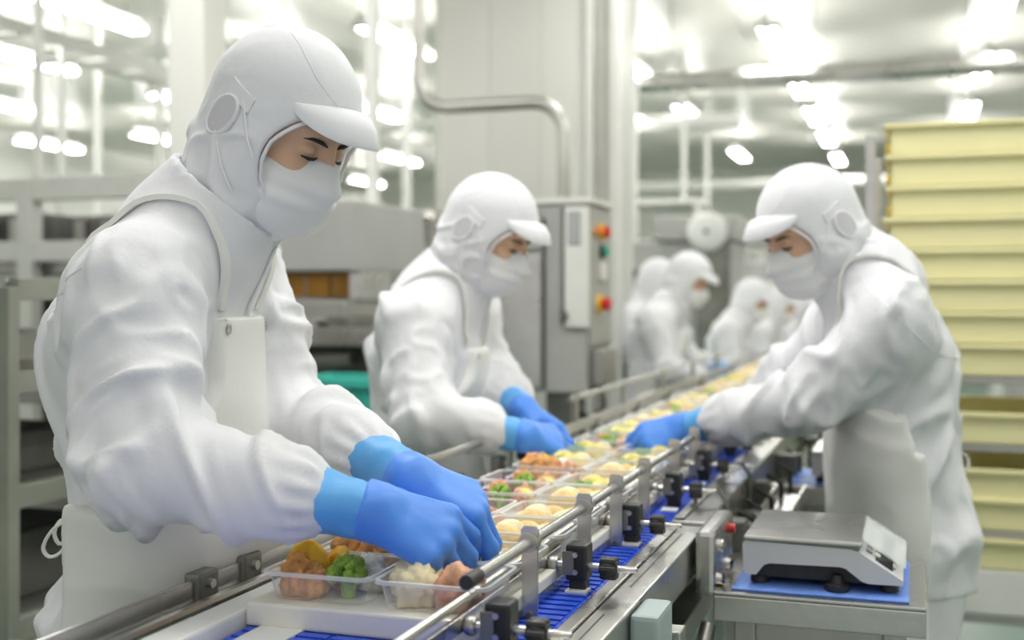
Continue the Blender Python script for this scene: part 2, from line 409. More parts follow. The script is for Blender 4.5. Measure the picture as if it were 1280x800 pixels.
# near left rack
q = at(12, 600, 2.7)
rk = frame_unit('equipment_rack', 'grey steel rack standing behind the nearest worker at the left edge', 'rack', q.x - .85, q.x + .04, q.y - .05, q.y + .6, (.50, .80, 1.06, 1.27), .018, 'rack_grey')
for k, (z, x, w, h_, m_) in enumerate(((.812, -.25, .16, .14, 'steel_dark'), (.812, .15, .13, .10, 'dark_gap'), (1.072, -.1, .2, .09, 'steel_dull'), (.512, .1, .2, .16, 'dark_gap'), (.512, -.28, .12, .12, 'white_plastic'))):
    o = MB().box(-w, w, -.18, .18, 0, h_, .01).box(-w * .8, w * .8, -.19, -.175, h_ * .3, h_ * .7, .003).build('machine_box', m_); o.location = (q.x - .40 + x, q.y + .27, z)
    tag(o, ('dark steel box on the middle shelf of the left rack', 'black box on the middle shelf of the left rack', 'grey box on the upper shelf of the left rack', 'black crate low in the left rack', 'white box low in the left rack')[k], 'box')
# second rack deeper left
q = at(60, 500, 3.6)
rk2 = frame_unit('equipment_rack', 'dull steel trolley frame partly hidden behind the left rack and worker', 'rack', q.x - .25, q.x + .35, q.y, q.y + .7, (.22, .62, .95, 1.12), .02, 'steel_dull')
# long platform with beams (far left)
q = at(0, 225, 5.9)
pf = thing('machine_platform', 'long pale platform with beams and posts at far left', 'machine', (q.x + .3, q.y, 0))
B(-2.2, 1.25, -.04, .04, 1.72, 1.83, .004).build('upper_beam', 'frame_painted', pf)
B(-2.2, 1.25, -.04, .04, 1.42, 1.52, .004).build('lower_beam', 'frame_painted', pf)
B(-2.2, 1.2, .05, 1.2, 1.36, 1.42, .004).build('deck', 'steel_dull', pf)
for x in (-1.9, -.9, -.11, .75, 1.2): B(x - .045, x + .045, -.05, .03, 0, 1.83, .004).build('post', 'frame_painted', pf)
for k, (x, z, w, h_) in enumerate(((-.55, 1.44, .32, .24), (.33, 1.44, .36, .22), (-1.4, 1.44, .35, .26), (1.0, 1.44, .16, .2))):
    B(x - w, x + w, .2, .9, z, z + h_, .02).build('motor_housing', 'steel_dark' if k % 2 else 'dark_gap', pf)
    for g_ in range(4): B(x - w + .04 + g_ * w * .45, x - w + .10 + g_ * w * .45, .17, .2, z + .03, z + h_ - .03, .004).build('vent_rib', 'steel_dull', pf)
for k in range(3): B(-1.9 + k * 1.0, -1.2 + k * 1.0, .1, .9, .1, 1.25, .02).build('cabinet_body', 'steel_painted' if k != 1 else 'steel_dark', pf)
# steel machine with orange guards, middle left
d = 4.6; q = at(325, 370, d); q2 = at(460, 370, d); sx = q2.x - q.x
zz = lambda py, dd=d: H + (HOR - py) / F * dd
mc = thing('cooking_machine', 'steel machine with grey hood and orange guard panels behind the nearest worker', 'machine', (q.x, q.y, 0))
B(-.25, sx, 0, .7, zz(340), zz(252), .012).build('hood', 'steel_painted', mc)
B(-.25, sx, .30, .7, zz(420), zz(340), .004).build('back_plate', 'steel_dull', mc)
for k in range(3): B(.02 + k * .115, .125 + k * .115, .12, .13, zz(371), zz(341), .002).build('guard_panel', 'orange_guard', mc)
B(.36, .42, .05, .3, zz(375), zz(340), .004).build('bracket', 'steel', mc)
B(-.2, sx - .02, -.02, .4, zz(402), zz(374), .01).build('trough', 'steel_dull', mc)
B(-.3, sx + .25, -.10, .5, zz(430), zz(408), .006).build('work_shelf', 'steel', mc)
for k in range(5):
    B(-.2 + k * .13, -.11 + k * .13, -.06, .2, zz(408) , zz(408) + .03 + .012 * (k % 3), .006).build('tool_block', 'steel' if k % 2 else 'steel_dark', mc)
B(-.25, sx + .2, .1, .6, zz(480), zz(431), .01).build('lower_body', 'steel_dark', mc)
MB().tube([(-.2, 0, zz(455)), (sx, 0, zz(445))], .03, 12).build('drum', 'steel_dull', mc)
for x in (-.2, sx + .15): B(x - .025, x + .025, .0, .05, 0, zz(431), .003).build('leg', 'steel_dull', mc)
for x in (-.2, sx + .15): B(x - .025, x + .025, .5, .55, 0, zz(431), .003).build('leg', 'steel_dull', mc)
# next grey machine, behind second worker
q3 = at(458, 370, 5.6)
m2 = thing('steel_hopper', 'dull steel hopper machine between the two left workers', 'machine', (q3.x, q3.y, 0))
dz = lambda py: zz(py, 5.6)
MB().prism([(0, dz(280)), (.32, dz(285)), (.36, dz(330)), (.36, dz(420)), (0, dz(420))], 'y', 0, .5).build('body', 'steel_dull', m2)
B(.07, .36, -.06, 0, dz(420), dz(310), .01).build('front_box', 'steel_painted', m2)
MB().lathe([(.03, 0), (.12, .0), (.15, .06), (.16, .08), (.12, .085)], (.12, .3, dz(282)), 20).build('bowl', 'steel', m2)
MB().lathe([(.03, 0), (.08, .0), (.11, .05), (.09, .055)], (.30, .2, dz(284)), 20).build('bowl', 'steel', m2)
MB().tube([(-.03, .1, dz(280)), (0, .05, dz(262)), (.06, .0, dz(258)), (.10, 0, dz(270))], .018, 10).build('hose', 'frame_white', m2)
for x in (.03, .33):
    for y in (.05, .42): B(x - .025, x + .025, y - .025, y + .025, 0, dz(419), .003).build('leg', 'steel_dull', m2)
# teal basket
q = at(446, 505, 3.9); bw = .16
tb = thing('teal_basket', 'teal plastic basket behind the second worker, above the line', 'basket', (q.x, q.y, zz(545, 3.9)))
hh = zz(470, 3.9) - zz(545, 3.9)
def basket_mesh():
    mb = MB()
    for (a, b_, c_, e) in ((-bw, bw, -.12, -.11), (-bw, bw, .11, .12)): mb.box(a, b_, c_, e, 0, hh, .002)
    for (a, b_) in ((-bw, -bw + .01), (bw - .01, bw)): mb.box(a, b_, -.12, .12, 0, hh, .002)
    mb.box(-bw, bw, -.12, .12, 0, .01); return mb
basket_mesh().build('basket_wall', 'teal_plastic', tb)
MB().box(-bw - .015, bw + .015, -.135, -.118, hh - .03, hh, .004).box(-bw - .015, bw + .015, .118, .135, hh - .03, hh, .004).box(-bw - .015, -bw, -.135, .135, hh - .03, hh, .004).box(bw, bw + .015, -.135, .135, hh - .03, hh, .004).build('rim', 'teal_plastic', tb)
for k in range(7): B(-bw + .02 + k * .045, -bw + .026 + k * .045, -.126, -.12, .02, hh - .035, .001).build('rib', 'teal_plastic', tb)
st = thing('basket_stand', 'low steel stand under the teal basket', 'stand', (q.x, q.y, 0))
zt = zz(545, 3.9)
B(-.2, .2, -.16, .16, zt - .03, zt - .001, .004).build('top', 'steel_dull', st)
for x in (-.18, .18):
    for y in (-.14, .14): B(x - .015, x + .015, y - .015, y + .015, 0, zt - .03, .002).build('leg', 'steel_dull', st)
# control cabinet
d = 4.3; q = at(600, 370, d); qr = at(745, 370, d); W_ = qr.x - q.x; zc = lambda py: zz(py, d)
cc_ = thing('control_cabinet', 'stainless steel control cabinet with push buttons, behind the second worker', 'cabinet', (q.x, q.y, 0))
DD = .34
B(0, W_, .0, DD, zc(488), zc(257), .006).build('body', 'steel_painted', cc_)
B(.0, W_ + .02, -.01, DD + .01, zc(257), zc(250), .002).build('top_cover', 'frame_white', cc_)
B(.01, .235, -.012, -.002, zc(482), zc(318), .003).build('door', 'steel', cc_)
B(.01, .235, -.012, -.002, zc(312), zc(262), .003).build('door', 'steel_painted', cc_)
B(.245, .25, -.016, -.002, zc(485), zc(275), .001).build('door_seal', 'black_plastic', cc_)
B(.315, .322, -.020, -.002, zc(405), zc(262), .001).build('hinge_rod', 'steel_dark', cc_)
pnl = B(.325, .415, -.018, -.002, zc(408), zc(262), .003).build('front_panel', 'frame_white', cc_)
B(.340, .385, -.022, -.018, zc(308), zc(268), .002).build('display', 'screen_grey', pnl)
B(.350, .353, -.024, -.021, zc(306), zc(270), .001).build('display_bar', 'frame_white', pnl)
B(.368, .371, -.024, -.021, zc(306), zc(270), .001).build('display_bar', 'frame_white', pnl)
hd = MB().lathe([(.012, 0), (.014, .02), (.010, .03)], (.328, 0, zc(393)), 14, 'y'); hd.v = [(x, -y - .02, z) for x, y, z in hd.v]; hd.build('handle', 'steel_dark', cc_)
B(.315, .322, -.035, -.02, zc(402), zc(383), .002).build('latch', 'steel_dark', cc_)
xs = W_ + .001
B(W_, W_ + .012, .02, DD - .02, zc(430), zc(262), .003).build('side_panel', 'steel_painted', cc_)
def button(y, py, m, r, L, ring=None, lab=None):
    z = zc(py); xs_ = W_ + .012
    if ring: MB().lathe([(r * 1.5, 0), (r * 1.5, .008), (r * 1.35, .012)], (xs_, y, z), 18, 'x').build('button_ring', ring, cc_)
    o = MB().lathe([(r * .8, 0), (r * .8, L * .5), (r, L * .55), (r, L * .9), (r * .8, L)], (xs_, y, z), 18, 'x').build('push_button', m, cc_)
    o['label'] = lab
button(.08, 290, 'orange_plastic', .018, .03, None, 'orange push button'); button(.16, 290, 'red_plastic', .022, .035, 'yellow_plastic', 'red push button on a yellow ring')
button(.16, 314, 'green_button', .018, .03, 'black_plastic', 'green push button')
o = B(W_ + .012, W_ + .03, .135, .19, zc(350), zc(328), .004).build('indicator', 'white_plastic', cc_); o['label'] = 'white indicator block'
button(.13, 380, 'red_plastic', .024, .045, 'yellow_plastic', 'red emergency stop on a yellow ring')
B(W_ + .0, W_ + .05, .06, .26, zc(480), zc(436), .006).build('junction_box', 'steel_dull', cc_)
MB().tube([(W_ + .03, .1, zc(480)), (W_ + .05, .05, zc(505)), (W_ + .02, .02, zc(520)), (W_ - .03, .05, zc(515))], .010, 8).build('cable', 'black_plastic', cc_)
MB().box(W_ * .55, W_ * .82, .1, .26, 0, zc(488), .004).build('pedestal', 'steel_dark', cc_)
B(.02, W_ - .02, .02, DD - .02, 0, .06, .004).build('base', 'steel_dull', cc_)
# far grey machine with a round white dial
d = 8.9; q = at(785, 370, d); ze = lambda py: zz(py, d); e2 = at(935, 370, d).x - q.x
m3 = thing('far_machine', 'far grey machine with a round white dial, beyond the far workers', 'machine', (q.x, q.y, 0))
B(.0, e2 * .90, 0, .8, .3, ze(302), .02).build('body', 'steel_painted', m3)
B(e2 * .25, e2 * .95, -.05, .7, ze(302), ze(272), .02).build('upper_body', 'steel_painted', m3)
B(e2 * .62, e2 * .9, -.10, 0, .4, ze(305), .01).build('dark_column', 'steel_dark', m3)
B(-.02, e2 * .18, -.04, 0, ze(345), ze(338), .004).build('bar', 'dark_gap', m3)
dl = MB().lathe([(.145, 0), (.145, .03), (.125, .05), (.06, .06), (.0, .062)], (e2 * .72, 0, ze(292)), 28, 'y'); dl.v = [(x, -y - .10, z) for x, y, z in dl.v]; dl.build('dial', 'white_plastic', m3)
hb = MB().lathe([(.02, 0), (.02, .02), (.012, .024)], (e2 * .72, 0, ze(292)), 14, 'y'); hb.v = [(x, -y - .155, z) for x, y, z in hb.v]; hb.build('dial_hub', 'steel_dark', m3)
for x in (.05, e2 * .85):
    for y in (.05, .75): B(x - .03, x + .03, y - .03, y + .03, 0, .3, .003).build('leg', 'steel_dull', m3)
# distant racks and machines that fill the hall
random.seed(4)
far_spots = [(-4.6, 8.2), (-3.6, 9.8), (-2.4, 12.0), (-5.6, 10.8), (-4.2, 13.6), (-9.6, 14.2), (-1.6, 15.4), (.4, 14.0), (1.6, 11.0), (2.6, 13.5), (-8.2, 10.0), (-2.9, 17.6), (.9, 18.2), (1.1, 8.4), (-5.4, 17.5), (-1.7, 11.4)]
descr = ['behind the nearest head', 'left of the bent pipe', 'below the white column', 'at far left under the lamps', 'between pillar and column', 'in the far left corner', 'down the hall right of the column',
         'beyond the dial machine', 'beyond the right-hand worker', 'beside the yellow crates', 'at the left wall', 'at the end of the left aisle', 'at the end of the right aisle', 'just left of the yellow crates', 'at the back of the left aisle', 'straight behind the far workers']
for k, (x, y) in enumerate(far_spots):
    w = random.uniform(.7, 1.2); hgt = random.uniform(1.5, 2.3)
    t = frame_unit('storage_rack', 'pale distant frame rack ' + descr[k], 'rack', x - w / 2, x + w / 2, y - .3, y + .3, [hgt * f_ for f_ in (.25, .5, .75, .98)], .025, 'frame_white')
    for z_ in (.25, .5, .75):
        for j in range(3):
            if random.random() < .8:
                bw_ = w * .28; bx = -w / 2 + w * (.2 + .3 * j); hb_ = random.uniform(.12, .3)
                o = MB().box(-bw_ / 2, bw_ / 2, -.2, .2, 0, hb_, .01).box(-bw_ / 2 - .01, bw_ / 2 + .01, -.21, .21, hb_ - .03, hb_, .004).build('storage_box', random.choice(['frame_white', 'steel_painted', 'white_plastic', 'steel', 'teal_plastic' if random.random() < .15 else 'frame_painted']))
                o.location = (x + bx, y, hgt * z_ + .012); tag(o, 'pale storage box on the rack ' + descr[k], 'box', 'boxes on the rack ' + descr[k])

# ================================================================ CONVEYOR LINE
BZ = .872; BX0, BX1 = -.722, -.384
Y0, Y1 = .55, 13.0
cv = thing('conveyor', 'long steel conveyor with blue and white slatted belt running into the distance', 'conveyor', (-.55, 0, 0))
ox = .55                                                     # children are given in world x, shifted to the conveyor's origin
def cbox(name, m, x0, x1, y0, y1, z0, z1, b=.002, par=None, label=None):
    o = B(x0 + ox, x1 + ox, y0, y1, z0, z1, b).build(name, m, par or cv)
    if label: o['label'] = label
    return o
PB = 1.183
def slat_mb():
    mb = MB(); w = (BX1 - BX0) / 2; mb.box(-w, w, -.0100, .0100, -.012, -.0015, .0012)
    for k in range(3): mb.box(-w + .004 + k * .112, -w + .110 + k * .112, -.0070, .0062, -.0015, .0006)
    return mb
s_blue = slat_mb().build('belt_slat', 'belt_blue', cv); 
y = Y0; n = 0; used = {0: False, 1: False}
while y < 3.35:
    if n == 0: o = s_blue
    else: o = s_blue.copy(); COL.objects.link(o); o.parent = cv
    n += 1
    o.location = ((BX0 + BX1) / 2 + ox, y, BZ); y += .0222
mbb = MB()
while y < Y1:
    mbb.box(BX0 + ox, BX1 + ox, y - .010, y + .010, BZ - .012, BZ); y += .0222
stuff(mbb.build('belt_run', 'belt_blue', cv))
cbox('wear_strip', 'white_plastic', -.705, -.650, Y0, Y1, BZ - .001, BZ + .0012, 0)
for k in range(-2, 22):
    o = cbox('belt_tab', 'white_plastic', -.418, -.390, PB - .045 + k * .30, PB - .018 + k * .30, BZ, BZ + .004, .001)
cbox('belt_bed', 'dark_gap', BX0 + .01, BX1 - .005, Y0, Y1, .800, .858)
cbox('guide_strip', 'white_plastic', -.768, -.726, Y0, Y1, .84, .890, .004)
cbox('left_frame', 'steel_dull', -.79, -.769, Y0, Y1, .76, .875)
# right steel housing, in modules
for k, (a, b) in enumerate(((.55, 1.93), (1.945, 2.62), (2.635, 4.2), (4.22, 7.0), (7.02, 13))):
    h_ = cbox('side_housing', 'steel', -.380, -.3215, a, b, .812 if k == 0 else .80, .872 + (0 if k == 0 else .004), .003)
    cbox('cover_strip', 'steel', -.377, -.360, a + .01, b - .01, .8735 + (0 if k == 0 else .004), .877 + (0 if k == 0 else .004), .001, h_)
cbox('slot', 'dark_gap', -.347, -.3455, .95, 1.36, .8722, .8727, 0)
cbox('slot', 'dark_gap', -.347, -.3455, 1.50, 1.86, .8722, .8727, 0)
cbox('lower_frame', 'steel_dull', -.375, -.335, .55, 13, .70, .74)
cbox('lower_frame', 'steel_dull', -.78, -.75, .55, 13, .40, .44)
cbox('lower_frame', 'steel_dull', -.375, -.335, .55, 13, .40, .44)
for yy in (.75, 1.62, 2.5, 3.6, 5, 6.6, 8.4, 10.4, 12.4):
    for xx in (-.775, -.352): cbox('leg', 'steel_dull', xx - .02, xx + .02, yy - .02, yy + .02, .0, .80, .003)
    cbox('cross_bar', 'steel_dull', -.755, -.372, yy - .015, yy + .015, .46, .49)
for yy in (1.15, 2.05, 3.0, 4.2): cbox('motor_block', 'steel_dark', -.70, -.42, yy, yy + .3, .60, .76, .02)
# boxes bolted to the side
o = cbox('sensor_box', 'aqua_plastic', -.320, -.285, 1.38, 1.47, .785, .868, .006, label='pale aqua box on the side of the housing')
cbox('bracket', 'steel', -.3215, -.285, 1.52, 1.56, .74, .812)
o = cbox('side_plate', 'steel', -.315, -.285, 1.80, 2.00, .790, .890, .008)
for (yy, zz_) in ((1.84, .81), (1.93, .815), (1.85, .86)):
    MB().lathe([(.010, 0), (.010, .006), (.005, .010)], (-.285 + ox, yy, zz_), 12, 'x').build('bolt', 'steel', o)
MB().lathe([(.008, 0), (.008, .010)], (-.285 + ox, 1.95, .868), 12, 'x').build('indicator_lamp', 'red_plastic', o)
for yy in (2.10, 2.22, 2.36, 2.55, 2.75, 3.0, 3.3, 3.7):
    cbox('valve_block', 'steel' if int(yy * 100) % 2 else 'steel_dark', -.319, -.280 + .01 * math.sin(yy * 9), yy, yy + .03 + .02 * math.sin(yy * 5) ** 2, .78 + .02 * math.sin(yy * 7), .835 + .02 * math.sin(yy * 13), .004)
    MB().tube([(-.30 + ox, yy + .06, .86), (-.27 + ox, yy + .07, .84), (-.27 + ox, yy + .08, .74)], .005, 6).build('hose', 'black_plastic', cv)
for yy in (2.12, 2.45):
    MB().tube([(-.37 + ox, yy, .879), (-.37 + ox, yy, .90), (-.33 + ox, yy, .905), (-.315 + ox, yy, .88), (-.315 + ox, yy, .80)], .004, 8).build('wire_loop', 'steel_dark', cv)
# left rail
cbox('left_rail', 'steel', -.815, -.806, Y0, 2.05, .884, .9125, .002)
cbox('left_rail', 'steel_dull', -.815, -.806, 2.6, Y1, .905, .930, .002)
MB().tube([(-.80 + ox, Y0, .882), (-.80 + ox, Y1, .882)], .007, 8).build('left_rod', 'steel', cv)
for yy in (.9, 1.225, 1.326, 1.62, 1.95, 2.3, 2.7, 3.1, 3.6, 4.1, 4.8, 5.6):
    c_ = cbox('rail_clamp', 'steel_dark', -.822, -.800, yy - .022, yy + .022, .868, .920, .005)
    MB().lathe([(.006, 0), (.006, .006)], (-.800 + ox, yy, .905), 10, 'x').build('bolt', 'steel', c_)
    cbox('rail_bracket', 'steel_dull', -.812, -.790, yy - .008, yy + .008, .83, .869, .001, c_)
# raised left guard beside the second worker
MB().tube([(-.86 + ox, 1.90, .95), (-.83 + ox, 2.02, .952), (-.83 + ox, 2.45, .952)], .008, 8).build('guard_rod', 'steel_dull', cv)
for yy in (1.93, 2.42): cbox('guard_post', 'steel_dull', -.838, -.822, yy - .01, yy + .01, .80, .965)
for yy in (2.06, 2.44):
    MB().lathe([(.010, 0), (.014, .006), (.014, .018), (.010, .022)], (-.815 + ox, yy, .905), 12, 'x').build('knob', 'black_plastic', cv)
MB().tube([(-.83 + ox, 2.9, .985), (-.83 + ox, 5.8, .985)], .007, 8).build('guard_rod', 'steel_dull', cv)
for yy in (2.95, 3.5, 4.1, 4.7, 5.3): cbox('guard_post', 'steel_dull', -.838, -.822, yy - .01, yy + .01, .80, .995)
# right guard: round rod on flat posts with black clamps
MB().tube([(-.424 + ox, 1.12, .962), (-.424 + ox, 6.0, .962)], .0065, 12).build('guard_rod', 'steel', cv)
MB().tube([(-.424 + ox, 1.105, .962), (-.424 + ox, 1.14, .962)], .0078, 12).build('rod_cap', 'black_plastic', cv)
def post_mb():
    mb = MB(); w = .0095; pts = [(-w, -.112)] + [(-w, -.012)] + [(-w * 1.1, .001), (-w * 1.1, .014), (-w * .8, .018), (w * .8, .018), (w * 1.1, .014), (w * 1.1, .001)] + [(w, -.012), (w, -.112)]
    return mb.prism(pts, 'y', -.0025, .0025)
pp = None
for yy in (1.315, 1.556, 1.739, 1.935, 2.20, 2.42, 2.66, 2.9, 3.2, 3.5, 3.9, 4.3, 4.8, 5.3, 5.8):
    if pp is None:
        pp = post_mb().build('guard_post', 'steel', cv); o = pp
        col_ = MB().lathe([(.0115, -.010), (.0115, .010)], (0, 0, 0), 14, 'y').build('rod_collar', 'steel_dull', pp)
        sc_ = MB().lathe([(.004, -.004), (.004, .006)], (0, -.004, -.085), 10, 'y').build('screw', 'steel_dark', pp)
    else: o = copy_tree(pp, cv)
    o.location = (-.424 + ox, yy, .962)
cbox('flat_bar', 'steel', -.452, -.446, .9, 6, .897, .915, .001)
cbox('flat_bar', 'steel', -.437, -.431, .9, 6, .874, .886, .001)
MB().tube([(-.455 + ox, .9, .925), (-.455 + ox, 6, .925)], .005, 8).build('lower_rod', 'steel', cv)
def clamp(yy, full=True):
    c = MB().box(-.014, .014, -.017, .017, -.028, .018, .004).box(-.011, .011, -.012, .012, -.060, -.028, .003).build('clamp', 'black_plastic', cv); c.location = (-.405 + ox, yy, .915)
    B(-.017, -.002, -.021, -.0165, -.020, .010, .001).build('clamp_plate', 'steel_dark', c)
    MB().lathe([(.0035, -.003), (.0035, 0)], (0, -.018, .006), 10, 'y').build('screw', 'steel', c)
    MB().lathe([(.0035, -.003), (.0035, 0)], (0, -.018, -.016), 10, 'y').build('screw', 'steel', c)
    r = MB().tube([(-.062, 0, -.012), (.052, 0, -.012)], .0055, 10).build('cross_rod', 'steel', c)
    MB().lathe([(.009, .0), (.0105, .003), (.0105, .010), (.009, .012)], (-.040, 0, -.012), 14, 'x').build('collar', 'steel_dull', c)
    k = MB(); prof = [(.006, 0), (.012, .003), (.0135, .010), (.012, .020), (.008, .024)]
    for a in range(6):
        an = math.pi / 3 * a; k.lathe([(.004, .001), (.005, .004), (.005, .019), (.004, .022)], (.028, .0105 * math.cos(an), -.012 + .0105 * math.sin(an)), 8, 'x')
    k.lathe(prof, (.027, 0, -.012), 16, 'x'); stuff(k.build('knob', 'black_plastic', c))
    MB().lathe([(.004, 0), (.004, .022), (.0025, .024)], (.052, 0, -.012), 10, 'x').build('rod_end', 'steel', c)
    return c
c0 = clamp(1.16)
for yy in (1.462, 1.765, 2.10, 2.42, 2.8, 3.2, 3.7, 4.3): c = copy_tree(c0, cv); c.location = (-.405 + ox, yy, .915)

# ---------------------------------------------------------------- carrier boards and trays
bd = None
nb = 0
by = PB
board_words = {0: 'cream carrier board nearest the camera with two open trays at its front', 1: 'second cream carrier board from the camera', 2: 'third cream carrier board from the camera'}
while by < 11.5:
    if bd is None: bd = B(-.146, .146, 0, .272, 0, .027, .003).build('carrier_board', 'board_cream'); o = bd
    else: o = bd.copy(); COL.objects.link(o)
    o.location = (-.5785, by, BZ); by += .30
    if nb in board_words: tag(o, board_words[nb], 'board')
    else: tag(o, 'cream carrier board farther down the belt under the trays', 'board', 'carrier boards down the line')
    nb += 1
def rrect(hx, hy, r, z, n=4):
    out = []
    for (sx, sy, a0) in ((1, 1, 0), (-1, 1, 90), (-1, -1, 180), (1, -1, 270)):
        for k in range(n + 1):
            a = math.radians(a0 + 90 * k / n); out.append((sx * (hx - r) + r * math.cos(a), sy * (hy - r) + r * math.sin(a), z))
    return out
THX, THY, TH_ = .0685, .0605, .032
def make_tray():
    m = MB(); L = [rrect(.056, .048, .012, .0006), rrect(.0585, .0505, .013, .0035), rrect(.0600, .0520, .013, .012), rrect(.0605, .0525, .013, .014), rrect(.0640, .0560, .013, TH_)]
    n = len(L[0]); V = [p for l in L for p in l]; F_ = [tuple(range(n))[::-1]]
    for j in range(len(L) - 1): F_ += [(j * n + k, j * n + (k + 1) % n, (j + 1) * n + (k + 1) % n, (j + 1) * n + k) for k in range(n)]
    m.add(V, F_, True); shell = m
    r = MB(); L = [rrect(.0640, .0560, .013, TH_), rrect(.0645, .0565, .013, TH_ + .0012), rrect(THX, THY, .015, TH_ + .0012), rrect(THX + .0006, THY + .0006, .015, TH_ - .003)]
    V = [p for l in L for p in l]; F_ = []
    for j in range(len(L) - 1): F_ += [(j * n + k, j * n + (k + 1) % n, (j + 1) * n + (k + 1) % n, (j + 1) * n + k) for k in range(n)]
    r.add(V, F_, True); return shell, r
sh, rim = make_tray()
tray0 = sh.build('food_tray', 'tray_clear'); rim.build('tray_rim', 'tray_rim_clear', tray0)
def ico_np(sub):
    bm = bmesh.new(); bmesh.ops.create_icosphere(bm, subdivisions=sub, radius=1)
    bm.verts.index_update(); v = np.array([list(q.co) for q in bm.verts]); f = [tuple(w.index for w in q.verts) for q in bm.faces]; bm.free(); return v, f
I3 = ico_np(4); I2 = ico_np(2); I1 = ico_np(1)
def lump(name, m, size, rough=.18, freq=1.6, seed=0, ico=I3, flat=.25, fine=.05):
    v, f = ico; n_ = vnoise(v * freq + seed * 7.3, seed); n2 = vnoise(v * freq * 3.1 + seed, seed + 3)
    V = v * (1 + rough * n_ + fine * n2)[:, None]; V = V * np.array(size)
    zb = -size[2] * (1 - flat); V[:, 2] = np.maximum(V[:, 2], zb) - zb
    mb = MB().add(V, f, True); mb.soft = True; return mb
def broccoli(seed, r=.026):
    rnd = random.Random(seed); mb = MB()
    mb.tube([(0, 0, 0), (0, 0, r * .55), (0, 0, r * .9)], [r * .35, r * .42, r * .6], 8)
    v, f = I1
    for k in range(46):
        ph = rnd.uniform(0, 2 * math.pi); th = math.acos(rnd.uniform(.0, 1)); d_ = r * rnd.uniform(.72, .86)
        c = np.array([d_ * math.sin(th) * math.cos(ph), d_ * math.sin(th) * math.sin(ph), r * .75 + d_ * .8 * math.cos(th)]); q = r * rnd.uniform(.18, .28)
        mb.add(v * q * (1 + .2 * np.array([rnd.random() for _ in range(len(v))]))[:, None] + c, f, True)
    return mb
def strands(m_, seed, hx, hy, hz, n_, w=.0022, L=.022):
    rnd = random.Random(seed); mb = MB()
    for k in range(n_):
        a = rnd.uniform(0, math.pi * 2); x = rnd.uniform(-hx, hx) * .7; y_ = rnd.uniform(-hy, hy) * .7; rr = 1 - (x / hx) ** 2 * .6 - (y_ / hy) ** 2 * .6
        z_ = rnd.uniform(.25, 1) * hz * rr + .002; dx, dy = math.cos(a) * L / 2, math.sin(a) * L / 2
        mb.tube([(x - dx, y_ - dy, max(.002, z_ - .004)), (x, y_, z_), (x + dx * .9, y_ + dy * .7, max(.002, z_ - .003))], w * rnd.uniform(.7, 1.1), 5)
    return mb
FOOD = {}
def proto(key, name, m, builder, label, cat, part=None):
    FOOD[key] = [name, m, builder, label, cat, None, part]
proto('fried', 'fried_chicken', 'food_fried', lambda: lump('', 0, (.029, .025, .024), .26, 2.2, 3, fine=.12), 'golden brown fried chicken piece', 'fried chicken')
proto('fried2', 'fried_chicken', 'food_fried', lambda: lump('', 0, (.023, .028, .021), .26, 2.4, 8, fine=.12), 'small rough fried chicken piece', 'fried chicken')
proto('pumpkin', 'pumpkin_slice', 'food_pumpkin', lambda: lump('', 0, (.028, .020, .024), .20, 1.4, 5), 'bright orange simmered pumpkin piece', 'pumpkin')
proto('pumpkin2', 'pumpkin_slice', 'food_pumpkin', lambda: lump('', 0, (.018, .016, .020), .25, 1.7, 15), 'small orange pumpkin piece', 'pumpkin')
proto('broccoli', 'broccoli_floret', 'food_broccoli', lambda: broccoli(2, .026), 'green broccoli floret', 'broccoli')
proto('broccoli2', 'broccoli_floret', 'food_broccoli', lambda: broccoli(6, .019), 'small green broccoli floret', 'broccoli')
proto('potato', 'potato_salad', 'food_potato', lambda: lump('', 0, (.031, .026, .022), .20, 2.6, 9, fine=.16), 'creamy mound of potato salad', 'salad')
proto('rice', 'white_salad', 'food_rice', lambda: lump('', 0, (.029, .023, .019), .22, 2.9, 12, fine=.18), 'white mound of salad', 'salad')
proto('meat', 'meat_chunk', 'food_meat', lambda: lump('', 0, (.027, .023, .020), .28, 2.3, 17, fine=.12), 'pinkish brown glazed meat piece', 'meat')
proto('meat2', 'meat_chunk', 'food_meat', lambda: lump('', 0, (.019, .018, .016), .25, 2.3, 23), 'small brown meat piece', 'meat')
proto('croq', 'croquette', 'food_croquette', lambda: lump('', 0, (.030, .021, .017), .07, 1.8, 31, fine=.04), 'pale golden croquette', 'croquette')
proto('croq2', 'croquette', 'food_potato', lambda: lump('', 0, (.027, .023, .018), .09, 1.8, 33, fine=.05), 'creamy pale croquette', 'croquette')
proto('carrot', 'carrot_strips', 'food_carrot', lambda: strands(0, 3, .020, .018, .022, 34, .0022), 'orange shredded carrot', 'carrot')
proto('cabbage', 'purple_cabbage', 'food_cabbage', lambda: strands(0, 5, .026, .022, .024, 60, .0022), 'shredded purple cabbage', 'cabbage')
proto('noodle', 'fried_noodles', 'food_fried', lambda: strands(0, 8, .024, .020, .020, 50, .0016, .03), 'brown tangle of noodles', 'noodles')
proto('leaf', 'green_leaf', 'food_leaf', lambda: strands(0, 11, .024, .018, .024, 30, .0045, .022), 'green leafy vegetable', 'greens')
proto('egg', 'egg_roll', 'food_egg', lambda: lump('', 0, (.024, .018, .016), .10, 1.8, 41), 'yellow egg roll piece', 'egg')
